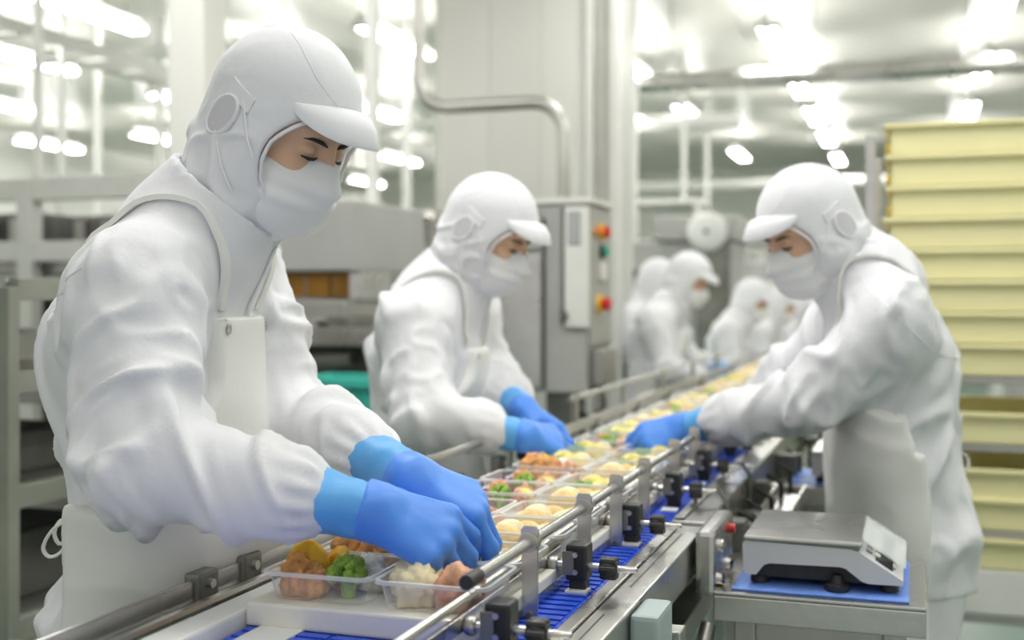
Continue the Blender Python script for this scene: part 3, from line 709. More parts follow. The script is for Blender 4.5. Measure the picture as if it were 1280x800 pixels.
def food(key, x, y_, z, rz, where, group, s=1.0):
    P_ = FOOD[key]
    if P_[5] is None:
        o = P_[2]().build(P_[0], P_[1]); P_[5] = o
        if key.startswith('broccoli'):
            pass
    else: o = P_[5].copy(); COL.objects.link(o)
    o.location = (x, y_, z); o.rotation_euler = (0, 0, rz); o.scale = (s, s, s * 1.28)
    if 'label' in o and P_[5] is not o:
        for k_ in ('label', 'category', 'group'):
            if k_ in o: del o[k_]
    tag(o, P_[3] + ' ' + where, P_[4], group); return o
MENU = {
 'one': [('fried', -.036, -.028, .92), ('fried2', -.012, -.034, .74), ('pumpkin', -.036, -.004, 1.12), ('pumpkin2', -.006, .022, 1.15), ('broccoli', .028, -.022, 1.02), ('rice', .034, .026, 1.0), ('carrot', .012, .004, .8), ('meat2', -.030, .038, .8)],
 'two': [('potato', -.030, -.024, 1.1), ('meat', .026, -.028, 1.15), ('pumpkin2', .020, .004, .9), ('fried2', .042, -.004, .7), ('noodle', -.032, .028, 1.0), ('rice', .010, .032, .8), ('carrot', .040, .026, .6)],
 'mixed': [('cabbage', -.036, -.030, 1.15), ('broccoli2', .006, -.032, 1.15), ('meat', .040, -.024, .7), ('carrot', -.036, .008, 1.05), ('meat2', .000, .000, .9), ('egg', .036, .010, .9), ('fried2', -.020, .036, .8), ('meat2', .030, .036, 1.0)],
 'orange': [('fried', -.036, -.022, 1.0), ('fried2', .000, -.028, 1.0), ('meat', .038, -.022, .9), ('pumpkin', -.028, .022, .85), ('rice', .006, .024, .9), ('carrot', .038, .024, .9)],
 'croq': [('croq', -.030, -.026, 1.0), ('croq2', .030, -.026, 1.0), ('croq2', -.030, .004, 1.0), ('croq', .030, .006, 1.0), ('croq', -.012, .034, .9), ('meat2', .040, .036, .8)],
 'green': [('leaf', -.034, -.024, 1.05), ('egg', .006, -.024, 1.1), ('croq', .040, -.018, .7), ('egg', -.026, .020, 1.1), ('croq2', .012, .026, .9), ('carrot', .042, .024, .7)],
}
seqA = ['one', 'orange', 'mixed', 'orange', 'mixed', 'mixed', 'orange', 'green', 'green', 'mixed', 'green']
seqB = ['two', 'croq', 'croq', 'croq', 'croq', 'green', 'croq', 'green', 'green', 'croq', 'orange']
mname = {'one': 'chicken, pumpkin and broccoli', 'two': 'potato salad and meat', 'mixed': 'mixed vegetables', 'orange': 'fried chicken', 'croq': 'croquettes', 'green': 'greens and egg'}
ORD2 = ORD
def tray_label(row, c, menu):
    lane = ('left', 'right')[c]
    if row < 14: return 'clear tray of %s, %s from the camera in the %s lane' % (mname[menu], ORD2[row], lane)
    return 'distant clear tray of %s far down the %s lane' % (mname[menu], lane)
def item_where(row, c, fx, fy):
    lane = ('left', 'right')[c]
    if row >= 14: return 'in a distant tray of the %s lane' % lane
    px_ = 'left' if fx < -.016 else ('right' if fx > .016 else 'middle'); py_ = 'front' if fy < -.012 else ('back' if fy > .016 else 'centre')
    return 'at the %s %s of the %s tray, %s lane' % (py_, px_, ORD2[row], lane)
row = 0; yb = PB; rnd = random.Random(5); first = True
while yb < 11.5:
    for half in (0, 1):
        ty = yb + .073 + half * .127
        for c in (0, 1):
            tx = (-.6465, -.5055)[c]
            if first: o = tray0; first = False
            else: o = copy_tree(tray0)
            key = (row, c); menu = (seqA if c == 0 else seqB)[row % 11] if row < 11 else rnd.choice(['green', 'croq', 'green', 'mixed'])
            for k_ in ('label', 'category', 'group'):
                if k_ in o: del o[k_]
            tag(o, tray_label(row, c, menu), 'tray', 'open meal trays on the line')
            o.location = (tx + rnd.uniform(-.001, .001), ty + rnd.uniform(-.001, .001), BZ + .0272); o.rotation_euler = (0, 0, rnd.uniform(-.02, .02))
            items = MENU[menu]
            if row > 20: items = items[:4]
            if row > 34: items = items[:3]
            if row > 48: items = items[:2]
            for (fk, fx, fy, fs) in items:
                big = 1.0 if row <= 20 else 1.2
                where = item_where(row, c, fx, fy)
                food(fk, tx + fx * .93, ty + fy * .90, BZ + .0282, rnd.uniform(-.5, .5) if row else 0, where,
                     '%s in the meal trays' % FOOD[fk][4] , fs * .92 * big)
        row += 1
    yb += .30
# ================================================================ RIGHT SIDE
def onY(px, py, y):
    r = (px - 640) / F; x = y * (r * CT - ST) / (CT + r * ST); cz = -x * ST + y * CT
    return x, H + (HOR - py) / F * cz
def table(label, x0, x1, y0, y1, zt):
    t = thing('side_table', label, 'table', ((x0 + x1) / 2, (y0 + y1) / 2, 0)); w, d_ = (x1 - x0) / 2, (y1 - y0) / 2
    B(-w, w, -d_, d_, zt - .006, zt, .002).build('table_top', 'steel', t)
    for (a, b_, c_, e) in ((-w, w, -d_, -d_ + .012), (-w, w, d_ - .012, d_), (-w, -w + .012, -d_ + .012, d_ - .012), (w - .012, w, -d_ + .012, d_ - .012)):
        B(a, b_, c_, e, zt - .045, zt - .0062, .002).build('apron_rail', 'steel', t)
    for sx in (-1, 1):
        for sy in (-1, 1): B(sx * (w - .045) - .016, sx * (w - .045) + .016, sy * (d_ - .03) - .016, sy * (d_ - .03) + .016, 0, zt - .006, .003).build('leg', 'steel_dull', t)
    for sy in (-1, 1): B(-w + .06, w - .06, sy * (d_ - .03) - .006, sy * (d_ - .03) + .006, zt - .085, zt - .047, .002).build('stretcher', 'steel_dull', t)
    B(-w + .05, w - .05, -d_ + .04, d_ - .04, .25, .262, .002).build('lower_shelf', 'steel_dull', t)
    return t
t1 = table('small steel table at lower right carrying the white scale', -.287, .020, 1.80, 2.12, .80)
q = t1.location
MB().tube([(-.165, -.13, .74), (-.21, -.30, .50), (-.21, -.36, .30)], .013, 10).build('brace', 'steel_dull', t1)
tag(B(-.262, -.012 + .008, 1.815, 2.09, .8005, .803).build('blue_mat', 'mat_blue'), 'blue mat under the nearest scale', 'mat')
def scale(label, loc, s=1.0):
    t = thing('weighing_scale', label, 'scale', loc)
    y = 1.845; pts = [(930.5, 675), (1063, 687), (1073, 690), (1129, 727), (1129, 733), (1086, 730), (1077, 727), (1057, 711), (1050, 709), (962, 704), (955, 706), (945, 718), (931, 717), (929, 712), (928, 680)]
    P2 = []
    for a in pts:
        x_, z_ = onY(a[0], a[1], y); P2.append((x_ + .15, z_ - .803))
    P2 = [(x_, max(z_, .012)) for x_, z_ in P2]
    for ya, yb_ in ((-.125, -.108), (.108, .125)):
        MB().prism(P2, 'y', ya, yb_).build('side_cheek', 'scale_white', t)
    xa = P2[0][0]; zt = P2[0][1]
    top = [(P2[0][0], P2[0][1]), (P2[1][0], P2[1][1]), (P2[2][0], P2[2][1]), (P2[3][0], P2[3][1]), (P2[3][0] - .004, P2[3][1] - .006), (P2[2][0] - .003, P2[2][1] - .008), (P2[0][0], P2[0][1] - .008)]
    MB().prism(top, 'y', -.108, .108).build('top_shell', 'scale_white', t)
    B(xa, xa + .006, -.108, .108, .025, zt - .002, .001).build('end_panel', 'scale_white', t)
    B(xa + .012, P2[4][0] - .015, -.106, .106, .010, P2[7][1] + .012, .002).build('base', 'black_plastic', t)
    for fx in (xa + .02, P2[4][0] - .02):
        for fy in (-.095, .095): MB().lathe([(.014, 0), (.014, .008), (.009, .014)], (fx, fy, 0), 14).build('foot', 'black_plastic', t)
    kn = MB().lathe([(.017, 0), (.019, .003), (.019, .009), (.010, .012), (.008, .024)], (.042, -.118, .0), 18).build('levelling_knob', 'black_plastic', t)
    # platform
    B(xa - .001, -.070 + .15, -.128, .108, .069, .077, .003).build('weighing_platform', 'steel', t)
    B(xa + .004, -.075 + .15, -.122, .102, .0635, .069, .001).build('platform_skirt', 'steel_dark', t)
    for fx in (xa + .03, .05): B(fx - .01, fx + .01, -.01, .01, .055, .0636, .001).build('platform_support', 'black_plastic', t)
    # sloping display cover
    a, b_ = P2[2], P2[3]
    v = [(a[0] + .004, -.100, a[1] + .016), (b_[0] + .004, -.100, b_[1] + .016), (b_[0] + .004, .100, b_[1] + .016), (a[0] + .004, .100, a[1] + .016)]
    v2 = [(p[0] - .001, p[1], p[2] - .003) for p in v]
    MB().add(v + v2, [(0, 1, 2, 3), (7, 6, 5, 4), (0, 4, 5, 1), (1, 5, 6, 2), (2, 6, 7, 3), (3, 7, 4, 0)]).build('clear_cover', 'pane_clear', t)
    dirx = Vector((b_[0] - a[0], 0, b_[1] - a[1]))
    for i in range(4):
        for j in range(5):
            c = Vector((a[0], 0, a[1])) + dirx * (.22 + .18 * i); yy = -.075 + .036 * j
            o = B(-.005, .005, -.011, .011, 0, .003, .001).build('key', 'frame_white' if i else 'screen_grey', t); o.location = (c.x, yy, c.z + .001); o.rotation_euler = (0, math.atan2(-dirx.z, dirx.x), 0)
    return t
scale('white table scale with steel platform on the nearest side table', (-.15, 1.97, .803))
t2 = table('second steel side table, behind the right-hand worker', -.30, .02, 2.86, 3.16, .80)
tag(B(-.28, 0, 2.88, 3.13, .8005, .803).build('blue_mat', 'mat_blue'), 'blue mat on the second side table', 'mat')
scale('second white scale, half hidden behind the right-hand worker', (-.13, 3.02, .803))
# steel chute between line and tables
ch = thing('side_chute', 'narrow steel chute beside the line behind the nearest scale', 'chute', (-.255, 2.5, 0))
B(-.03, .03, -.20, .20, .80, .806, .002).build('tray_plate', 'steel', ch)
for s_ in (-1, 1): B(s_ * .03 - .003, s_ * .03 + .003, -.20, .20, .80, .83, .001).build('side_lip', 'steel', ch)
for s_ in (-1, 1): B(-.012, .012, s_ * .16 - .012, s_ * .16 + .012, 0, .80, .002).build('leg', 'steel_dull', ch)
# ---------------------------------------------------------------- yellow crates on a rack
YC = 3.42; xl, _ = onY(1112, 300, YC); W_ = .80
def zY(py): return onY(1200, py, YC)[1]
rackx = thing('crate_rack', 'steel rack holding the yellow crates at the right edge', 'rack', (xl + W_ / 2, YC + .3, 0))
def crate_mb(h, w=W_):
    D = .56; mb = MB(); t_ = .006
    mb.box(-w / 2, w / 2, -D / 2, -D / 2 + t_, 0, h, .002).box(-w / 2, w / 2, D / 2 - t_, D / 2, 0, h, .002)
    mb.box(-w / 2, -w / 2 + t_, -D / 2, D / 2, 0, h, .002).box(w / 2 - t_, w / 2, -D / 2, D / 2, 0, h, .002).box(-w / 2, w / 2, -D / 2, D / 2, 0, .005)
    rim = MB(); e = .016
    rim.box(-w / 2 - e, w / 2 + e, -D / 2 - e, -D / 2, h - .012, h, .002).box(-w / 2 - e, w / 2 + e, D / 2, D / 2 + e, h - .012, h, .002)
    rim.box(-w / 2 - e, -w / 2, -D / 2, D / 2, h - .012, h, .002).box(w / 2, w / 2 + e, -D / 2, D / 2, h - .012, h, .002)
    return mb, rim
pitch = (zY(150) - zY(470)) / 8
mb_, rm_ = crate_mb(pitch - .002)
cr0 = mb_.build('yellow_crate', 'crate_yellow'); rm_.build('crate_rim', 'crate_yellow', cr0)
for s_ in (-1, 1):
    B(-W_ / 2 - .014, -W_ / 2 - .001, s_ * .1 - .05, s_ * .1 + .05, .02, .045, .003).build('crate_handle', 'crate_inner', cr0)
ordw = ['eighth yellow crate from the top of the tall stack, its lowest', 'seventh yellow crate from the top of the tall stack', 'sixth yellow crate from the top of the tall stack', 'fifth yellow crate from the top of the tall stack',
        'fourth yellow crate from the top of the tall stack', 'third yellow crate from the top of the tall stack', 'second yellow crate from the top of the tall stack', 'topmost yellow crate of the tall stack']
rnd = random.Random(3)
lv = [(zY(470) + k * pitch, ordw[k]) for k in range(8)]
lv += [(zY(555), 'single yellow crate on the second shelf of the crate rack')]
lv += [(zY(662), 'lower of two nested yellow crates on the third shelf'), (zY(662) + pitch * .92, 'upper of two nested yellow crates on the third shelf'), (zY(710) - .004, 'yellow crate on the lowest shelf of the crate rack')]
firstc = True
for z_, lb in lv:
    if firstc: o = cr0; firstc = False
    else: o = copy_tree(cr0)
    o.location = (xl + W_ / 2 + rnd.uniform(-.004, .004), YC + .30 + rnd.uniform(-.003, .003), z_ + .001)
    for k_ in ('label', 'category'): 
        if k_ in o: del o[k_]
    tag(o, lb, 'crate')
for z_ in (zY(470), zY(555), zY(662), zY(710) - .004):
    for yy in (-.26, .26): B(-W_ / 2 - .06, W_ / 2 + .06, yy - .012, yy + .012, z_ - .022, z_, .002).build('shelf_rail', 'steel_dull', rackx)
    for k in range(6): B(-W_ / 2 + k * .15, -W_ / 2 + .01 + k * .15, -.248, .248, z_ - .010, z_ - .001).build('shelf_bar', 'steel_dull', rackx)
for sx in (-1, 1):
    for sy in (-1, 1): B(sx * (W_ / 2 + .05) - .014, sx * (W_ / 2 + .05) + .014, sy * .29 - .014, sy * .29 + .014, 0, zY(165), .003).build('post', 'steel', rackx)
wb = B(-W_ / 2, W_ / 2, -.28, .28, 0, .13, .01).build('white_crate', 'frame_white'); wb.location = (xl + W_ / 2, YC + .30, zY(770)); tag(wb, 'white container under the yellow crates at lower right', 'container')
for yy in (-.26, .26): B(-W_ / 2 - .06, W_ / 2 + .06, yy - .012, yy + .012, zY(770) - .022, zY(770) - .001, .002).build('shelf_rail', 'steel_dull', rackx)
# frames under the far workers' hands
fb = frame_unit('white_stand', 'white box frame standing before the far workers', 'stand', *(lambda a, b_: (a.x, b_.x, a.y, a.y + .35))(at(798, 500, 5.0), at(852, 500, 5.0)), (.45, .80), .02, 'frame_white')
fb = frame_unit('steel_stand', 'small steel stand left of the far part of the line', 'stand', *(lambda a, b_: (a.x, b_.x, a.y, a.y + .3))(at(724, 520, 4.2), at(790, 520, 4.2)), (.35, .72), .018, 'steel_dull')
# ================================================================ PEOPLE
def frame(fwd, up=(0, 0, 1)):
    f = Vector(fwd).normalized(); l = Vector(up).cross(f).normalized(); u = f.cross(l)
    return Matrix((f, l, u)).transposed()          # columns: forward, left, up
def xf(R, o, s=1.0):
    m = R.to_4x4(); m.translation = Vector(o); return m @ Matrix.Scale(s, 4)

def head_sdf(P):
    P = P.copy(); P[..., 1] = np.abs(P[..., 1])
    d = ell(P, (-.012, 0, .030), (.098, .076, .100))
    d = smin(d, ell(P, (.030, 0, -.035), (.062, .060, .080)), .04)          # cheeks and jaw
    d = smin(d, cone(P, (.030, .035, -.060), (.075, .008, -.098), .024, .017), .03)
    d = smin(d, ell(P, (.062, .026, .034), (.030, .034, .016)), .02)          # brow
    d = smin(d, ell(P, (.062, .038, -.030), (.026, .022, .020)), .02)          # cheekbone
    d = smax(d, -ell(P, (.112, .031, .008), (.030, .020, .014)), .014)        # eye socket
    d = smin(d, ell(P, (.078, .031, .006), (.0125, .0145, .0115)), .004)       # lid over the eye
    d = smin(d, cone(P, (.088, 0, .018), (.112, 0, -.026), .0085, .011), .012)  # nose
    d = smin(d, cone(P, (.100, .004, -.028), (.098, .013, -.030), .009, .007), .008)
    d = smin(d, ell(P, (.090, 0, -.062), (.013, .022, .009)), .008)           # mouth
    d = smin(d, ell(P, (-.005, .078, -.002), (.018, .008, .030)), .006)        # ear
    return d
def mask_sdf(P, puff=0.0):
    d = smin(ell(P, (.046, 0, -.060), (.070, .080, .064)), cone(P, (.099, 0, -.010), (.112, 0, -.038), .016, .022), .03)
    d = smin(d, ell(P, (.058, 0, -.088), (.054, .066, .044)), .03)
    a = np.arctan2(P[..., 1], P[..., 0] - .02)
    top = P[..., 2] + .012 - .010 * np.cos(a * 1.4)                         # upper edge dips to the sides
    z = P[..., 2] + .06
    d = d + .0022 * np.sin(z * 210) * np.clip(1 - np.abs(z) / .05, 0, 1)      # pleats
    d = np.maximum(d, top)
    d = np.maximum(d, .028 - P[..., 0] + .30 * np.abs(P[..., 2] + .055))
    return d
CARVE = ((.150, 0, -.018), (.166, .106, .088))
def hood_surface_y(fn, x, z, side, y0=.16):
    ys = np.linspace(y0, 0, 200); P = np.stack([np.full(200, x), ys * side, np.full(200, z)], -1).astype(np.float32)
    d = fn(P); k = np.argmax(d < 0); return ys[k] * side if d[k] < 0 else .09 * side

def glove_parts(par, wrist, elbow, hdir, back, thumb, curls, res, tcurl=(.5, .4), spread=0.0, side='', s=1.0):
    """curls: cumulative bend in degrees of the three phalanges for index, middle, ring, little finger"""
    X = Vector(hdir).normalized(); Z = Vector(back); Z = (Z - X * Z.dot(X)).normalized(); Y = Z.cross(X) * 1.0
    R = Matrix((X, Y, Z)).transposed(); th = thumb                   # thumb = +1: thumb on +Y
    fore = R.inverted() @ (Vector(elbow) - Vector(wrist)).normalized()
    fore = np.array(fore)
    kn = [(.086, .031), (.091, .010), (.086, -.011), (.077, -.031)]
    ln = [(.043, .027, .022), (.047, .030, .023), (.043, .027, .022), (.034, .022, .019)]
    segs = []
    for i, (kx, ky) in enumerate(kn):
        p = np.array([kx, ky * th, 0.0]); q = [p.copy()]
        yaw = (1.5 - i) * spread * th
        for L, c in zip(ln[i], curls[i]):
            c = math.radians(c); v = np.array([math.cos(c) * math.cos(yaw), math.cos(c) * math.sin(yaw), -math.sin(c)])
            p = p + v * L; q.append(p.copy())
        segs.append(q)
    t0 = np.array([.022, .028 * th, -.010]); v = np.array([.62, .50 * th, -.55]); v /= np.linalg.norm(v)
    t1 = t0 + v * .042; v2 = np.array([.80, .05 * th, -.60]); v2 /= np.linalg.norm(v2); t2 = t1 + v2 * .034
    v3 = np.array([.85, -.25 * th, -.45]); v3 /= np.linalg.norm(v3); t3 = t2 + v3 * .026
    def f(P):
        palm = None
        for i, (kx, ky) in enumerate(kn):
            c = cone(P, (-.006, ky * th * .36, 0), (kx - .004, ky * th, 0), .0225, .0155)
            palm = c if palm is None else smin(palm, c, .012)
        palm = smin(palm, cone(P, (.010, .018 * th, -.008), t0 + (t1 - t0) * .5, .020, .018), .015)
        palm = smin(palm, cone(P, (0, 0, 0), fore * .03, .0335, .0372), .012)
        d = palm
        fing = None
        for i, q in enumerate(segs):
            r = (.0122, .0113, .0102, .0088) if i < 3 else (.0108, .010, .009, .008)
            c = smin(smin(cone(P, q[0], q[1], r[0], r[1]), cone(P, q[1], q[2], r[1], r[2]), .003), cone(P, q[2], q[3], r[2], r[3]), .003)
            fing = c if fing is None else smin(fing, c, .0025)
        d = smin(d, fing, .008)
        t = smin(smin(cone(P, t0, t1, .0165, .0135), cone(P, t1, t2, .0135, .0118), .004), cone(P, t2, t3, .0118, .0095), .003)
        d = smin(d, t, .008)
        return smax(d, (P @ fore.astype(np.float32)) - .014, .004)
    V, Q = nets(f, (-.055, -.09, -.12), (.20, .09, .06), res); V = relax(V, Q, 1)
    N = normals(V, Q); w = np.clip(1.2 - V[:, 0] / .12, .25, 1)
    V += N * ((vnoise(V * 42, 3) * .0012 + vnoise(V * np.array([60, 22, 60]), 8) * .0011) * w)[:, None]
    o = new_obj('glove', mesh_np('glove', V, Q), 'glove_blue', par); o.matrix_local = xf(R, wrist, s)
    # cuff along the forearm
    n = 34; rows = 14; L = .105; u = np.cross(fore, [0, 0, 1.0]); u /= np.linalg.norm(u); w_ = np.cross(fore, u)
    V = []; 
    for j in range(rows):
        t = j / (rows - 1)
        for k in range(n):
            a = 2 * math.pi * k / n; r = .0318 + .0112 * t + .0014 * math.sin(3 * a + 5 * t) + .0012 * math.sin(9 * t * 2 + 2 * a) * (1 - t)
            V.append(fore * (.004 + (L + .008) * t) + (u * math.cos(a) + w_ * math.sin(a)) * r)
    V = np.array(V); Q = np.array([(j * n + k, j * n + (k + 1) % n, (j + 1) * n + (k + 1) % n, (j + 1) * n + k) for j in range(rows - 1) for k in range(n)])
    c = new_obj('glove_cuff', mesh_np('glove_cuff', V, Q), 'glove_cuff_blue', o)
    c['label'] = 'paler blue gathered glove cuff'
    return o

def person(label, group, pelvis, waist, chest, neck, head, hf, tf, S, E, W, hands, res=.007, head_res=.0036, ties=None, feet=True, bib=(.115, .03),
           apron=True, wrap=.085, seed=0, cuff=.72, sr=1.0, detail=True, fold=1.15, girth=1.0, hs=.94):
    """S, E, W: (near, far) shoulders, elbows and wrists; tf torso forward; hf head forward"""
    A = lambda v: np.array(v, np.float32)
    fwd = Vector(tf); fwd.z = 0; fwd.normalize(); side = Vector((0, 0, 1)).cross(fwd)       # side = person's left
    base = (pelvis.x, pelvis.y, 0)
    root = thing('person', label, 'person', base, 0, group)
    inv = Matrix.Translation(-Vector(base))
    off = np.array(base)
    f3, s3 = A(fwd), A(side)
    SQ = 1.36
    def T(P):
        P = np.asarray(P, np.float32); return np.stack([P @ f3, (P @ s3) / SQ, P[..., 2]], -1)
    g = girth
    def torso(P, e=0.0, low=False):
        Q = T(P); pv, ws, ch, nk = T(A(pelvis)), T(A(waist)), T(A(chest)), T(A(neck))
        d = smin(cone(Q, pv, ws, .140 * g + e, .118 * g + e), cone(Q, ws, ch, .120 * g + e, .122 * g + e), .04)
        d = smin(d, cone(Q, ch, ch + (nk - ch) * .62, .122 * g + e, .085 * g + e), .05)
        return d
    def coat(P):
        d = torso(P)
        nk = A(neck); nd = A(head) - nk; nd /= np.linalg.norm(nd)
        for i in (0, 1):
            s, e_, w = A(S[i]), A(E[i]), A(W[i]); ce = e_ + (w - e_) * cuff
            d = smin(d, cone(P, nk - nd * .035, s, .074, .072 * sr), .06)
            arm = smin(cone(P, s, e_, .080 * sr, .068 * sr), cone(P, e_, e_ + (ce - e_) * .8, .068 * sr, .060 * sr), .03)
            arm = smin(arm, cone(P, e_ + (ce - e_) * .75, ce - (ce - e_) * .02, .060 * sr, .0455), .015)
            d = smin(d, arm, .03)
        hem = A(pelvis) - np.array([0, 0, .10], np.float32)
        Q = T(P); d = smin(d, cone(Q, T(A(pelvis)), T(hem), .140 * g, .143 * g), .03)
        col = cone(P, nk - nd * .05, nk + nd * .035, .098, .092)
        pl = (P - (nk + nd * .045)) @ nd
        ring = np.maximum(col, pl)
        d = smin(d, ring, .03)
        # cut the neck hole and the open hem
        d = np.maximum(d, -np.maximum(cone(P, nk, nk + nd * .10, .080, .084), -((P - nk) @ nd) - .01))
        d = np.maximum(d, (hem[2] - .015) - P[..., 2] + 0 * d)
        return d
    pts = np.array([list(p) for p in (pelvis, waist, chest, neck, *S, *E, *W)])
    lo = pts.min(0) - .17; hi = pts.max(0) + .17; lo[2] = min(lo[2], pelvis.z - .14)
    V, Q = nets(coat, lo, hi, res); V = relax(V, Q, 1, .5); N = normals(V, Q)
    # ---- folds of the cloth
    disp = np.zeros(len(V)); wa = np.zeros(len(V))
    for i in (0, 1):
        s, e_, w = [np.array(list(q)) for q in (S[i], E[i], W[i])]
        for (a, b, kind) in ((s, e_, 0), (e_, e_ + (w - e_) * cuff, 1)):
            ab = b - a; L = np.linalg.norm(ab); ax = ab / L; u = (V - a) @ ax; r = V - a - u[:, None] * ax
            rr = np.linalg.norm(r, axis=1); t = u / L
            wgt = np.clip((.115 * sr - rr) / .03, 0, 1) * np.clip((t + .15) / .3, 0, 1) * np.clip((1.12 - t) / .12, 0, 1)
            el = np.exp(-((t - 1) / .38) ** 2) if kind == 0 else np.exp(-(t / .38) ** 2)
            # diagonal folds: pull lines run from the inside of the elbow
            ang = np.stack([r @ np.array([1, 0, 0.]), r @ np.array([0, 1., 0]), r @ np.array([0, 0, 1.])], 1)
            c = np.stack([u * 15 + ang[:, 2] * 11, ang[:, 0] * 9 + i * 7, ang[:, 1] * 9 + seed], 1)
            n1 = vnoise(c, 11 + i + seed); c2 = c * 1.9 + 3.3; n2 = vnoise(c2, 5 + seed)
            amp = .0060 + .0070 * el
            d_ = amp * ((1.5 * np.exp(-(n1 / .16) ** 2) - .40) + .5 * (1.4 * np.exp(-(n2 / .22) ** 2) - .45) - .25)
            if kind == 1:
                cz = np.exp(-((t - 1) / .13) ** 2); a2 = np.arctan2(r @ np.cross(ax, [0, 0, 1.]), ang[:, 2])
                d_ = d_ * (1 - cz) + cz * .0022 * np.sin(a2 * 13 + 2 * n1)
            disp = disp * (1 - wgt) + d_ * wgt; wa = np.maximum(wa, wgt)
    rel = V - np.array(list(waist)); a_ = rel @ np.array(list(fwd)); b_ = rel @ np.array(list(side)); z_ = rel[:, 2]
    c = np.stack([a_ * 10 + z_ * 3, b_ * 10 - z_ * 2.5, z_ * 4.2 + seed], 1)
    n1 = vnoise(c, 21 + seed); n2 = vnoise(c * 2.1 + 5, 22 + seed)
    dt = .0085 * (1.5 * np.exp(-(n1 / .16) ** 2) - .40) + .0045 * (1.4 * np.exp(-(n2 / .22) ** 2) - .45)
    nkd = np.clip((np.linalg.norm(V - np.array(list(neck)), axis=1) - .09) / .08, .15, 1)
    wf = np.clip((a_ - .02) / .05, 0, 1) * np.clip((.15 - np.abs(b_)) / .05, 0, 1)      # flatter under the bib
    disp = disp + (1 - wa) * (dt * (1 - .7 * wf) - .004 * wf) * nkd
    disp = disp * np.clip((V[:, 2] - (pelvis.z - .12)) / .10, .2, 1)
    V = V + N * (disp * fold)[:, None]; V = relax(V, Q, 1, .3)
    co = new_obj('coat', mesh_np('coat', V - off, Q), 'coat_cloth', root)
    from mathutils.bvhtree import BVHTree
    bvh = BVHTree.FromPolygons([tuple(v) for v in V], [tuple(int(i) for i in q) for q in Q])
    if detail:
        for i in (0, 1):
            s_, e_ = np.array(list(S[i])), np.array(list(E[i])); ax = (e_ - s_) / np.linalg.norm(e_ - s_); c_ = s_ + ax * .01
            u_ = np.cross(ax, [0.3, .2, 1.0]); u_ /= np.linalg.norm(u_); w_ = np.cross(ax, u_); ring = []
            for k in range(40):
                a_ = 2 * math.pi * k / 39; dr = u_ * math.cos(a_) + w_ * math.sin(a_) - ax * .25
                h_ = bvh.ray_cast(Vector(c_), Vector(dr).normalized(), .20)[0]
                if h_ is not None and (np.array(list(h_)) - np.array(list(neck))) @ (c_ - np.array(list(neck))) > .045 * np.linalg.norm(c_ - np.array(list(neck))): ring.append(np.array(list(h_)) - off)
                elif len(ring) > 4: break
                else: ring = []
            if len(ring) > 5: MB().tube(ring, .0014, 5).build('armhole_seam', 'coat_cloth', co)
        # front placket seam and a seam round the armholes
        mb = MB(); nk_, ch_ = A(neck), A(chest)
        pl_pts = []
        for t in np.linspace(.06, 1.0, 12):
            p0 = nk_ + (ch_ - nk_) * t
            ray = np.array([p0 + f3 * q for q in np.linspace(.30, 0, 160)], np.float32)
            dd = coat(ray); k = int(np.argmax(dd < 0)); pl_pts.append(ray[k] - off + f3 * .002)
        mb.tube(pl_pts, .0022, 6); mb.build('placket', 'coat_cloth', co)
    # ---- apron
    if apron:
        nkz = neck.z
        bz = chest.z + bib[1]                       # top of the bib
        def apr(P):
            knee = A(pelvis) + np.array([0, 0, -.46], np.float32)
            Q_ = T(P); d = torso(P, .013)
            d = smin(d, cone(Q_, T(A(pelvis)), T(knee), .145 * g, .165 * g), .05)
            for i_ in (0, 1):
                d = smin(d, cone(P, A(neck) - np.array([0, 0, .03], np.float32), A(S[i_]), .072, .050), .05) if False else d
            lz = P[..., 2]
            rel = P - A(waist); ff = rel @ f3; ss = np.abs(rel @ s3)
            # centre line leans with the torso
            t = np.clip((lz - waist.z) / max(.05, (chest.z - waist.z)), -.2, 1.6)
            cx = t * float((A(chest) - A(waist)) @ f3)
            cs = t * float((A(chest) - A(waist)) @ s3)
            ssg = np.abs(rel @ s3 - cs)
            half = np.where(lz > waist.z - .04, bib[0] + np.clip((waist.z + .20 - lz) / .24, 0, 1) ** 1.6 * .34, .40)
            reg = np.maximum(ssg - half, lz - bz)
            reg = np.maximum(reg, -(ff - cx) - np.where(lz > waist.z + .04, .0, wrap))
            # straps over the shoulders
            sx = .088 - np.clip((lz - bz) / max(.04, nkz - bz), 0, 1) * .022
            reg = np.maximum(reg, (pelvis.z - .44) - lz)
            return d, reg
        def coat_body(P):
            d = torso(P); nk = A(neck); nd = A(head) - nk; nd /= np.linalg.norm(nd)
            for i in (0, 1):
                d = smin(d, cone(P, nk - nd * .035, A(S[i]), .074, .072 * sr), .06)
            return d
        def apf(P):
            d, reg = apr(P)
            cb = coat_body(P) - .009
            up = np.clip((P[..., 2] - waist.z - .08) / .1, 0, 1)
            d = d * (1 - up) + np.minimum(d, cb) * up
            return smax(d, reg, .004)
        lo = np.array([*(A(pelvis)[:2] - .30), pelvis.z - .46]); hi = np.array([*(np.maximum(A(chest)[:2], A(neck)[:2]) + .30), neck.z + .06])
        lo[:2] = np.minimum(lo[:2], A(neck)[:2] - .25); hi[:2] = np.maximum(hi[:2], A(pelvis)[:2] + .30)
        V, Q = nets(apf, lo, hi, res * .95); V = relax(V, Q, 1); N = normals(V, Q)
        rel = V - np.array(list(waist)); a_ = rel @ np.array(list(fwd)); b_ = rel @ np.array(list(side)); z_ = rel[:, 2]
        wz = np.exp(-((z_ + .02) / .16) ** 2); sk = np.clip(-z_ / .2, 0, 1)
        n1 = vnoise(np.stack([a_ * 7 + seed, b_ * 8, z_ * 9 + b_ * 5], 1), 31 + seed)
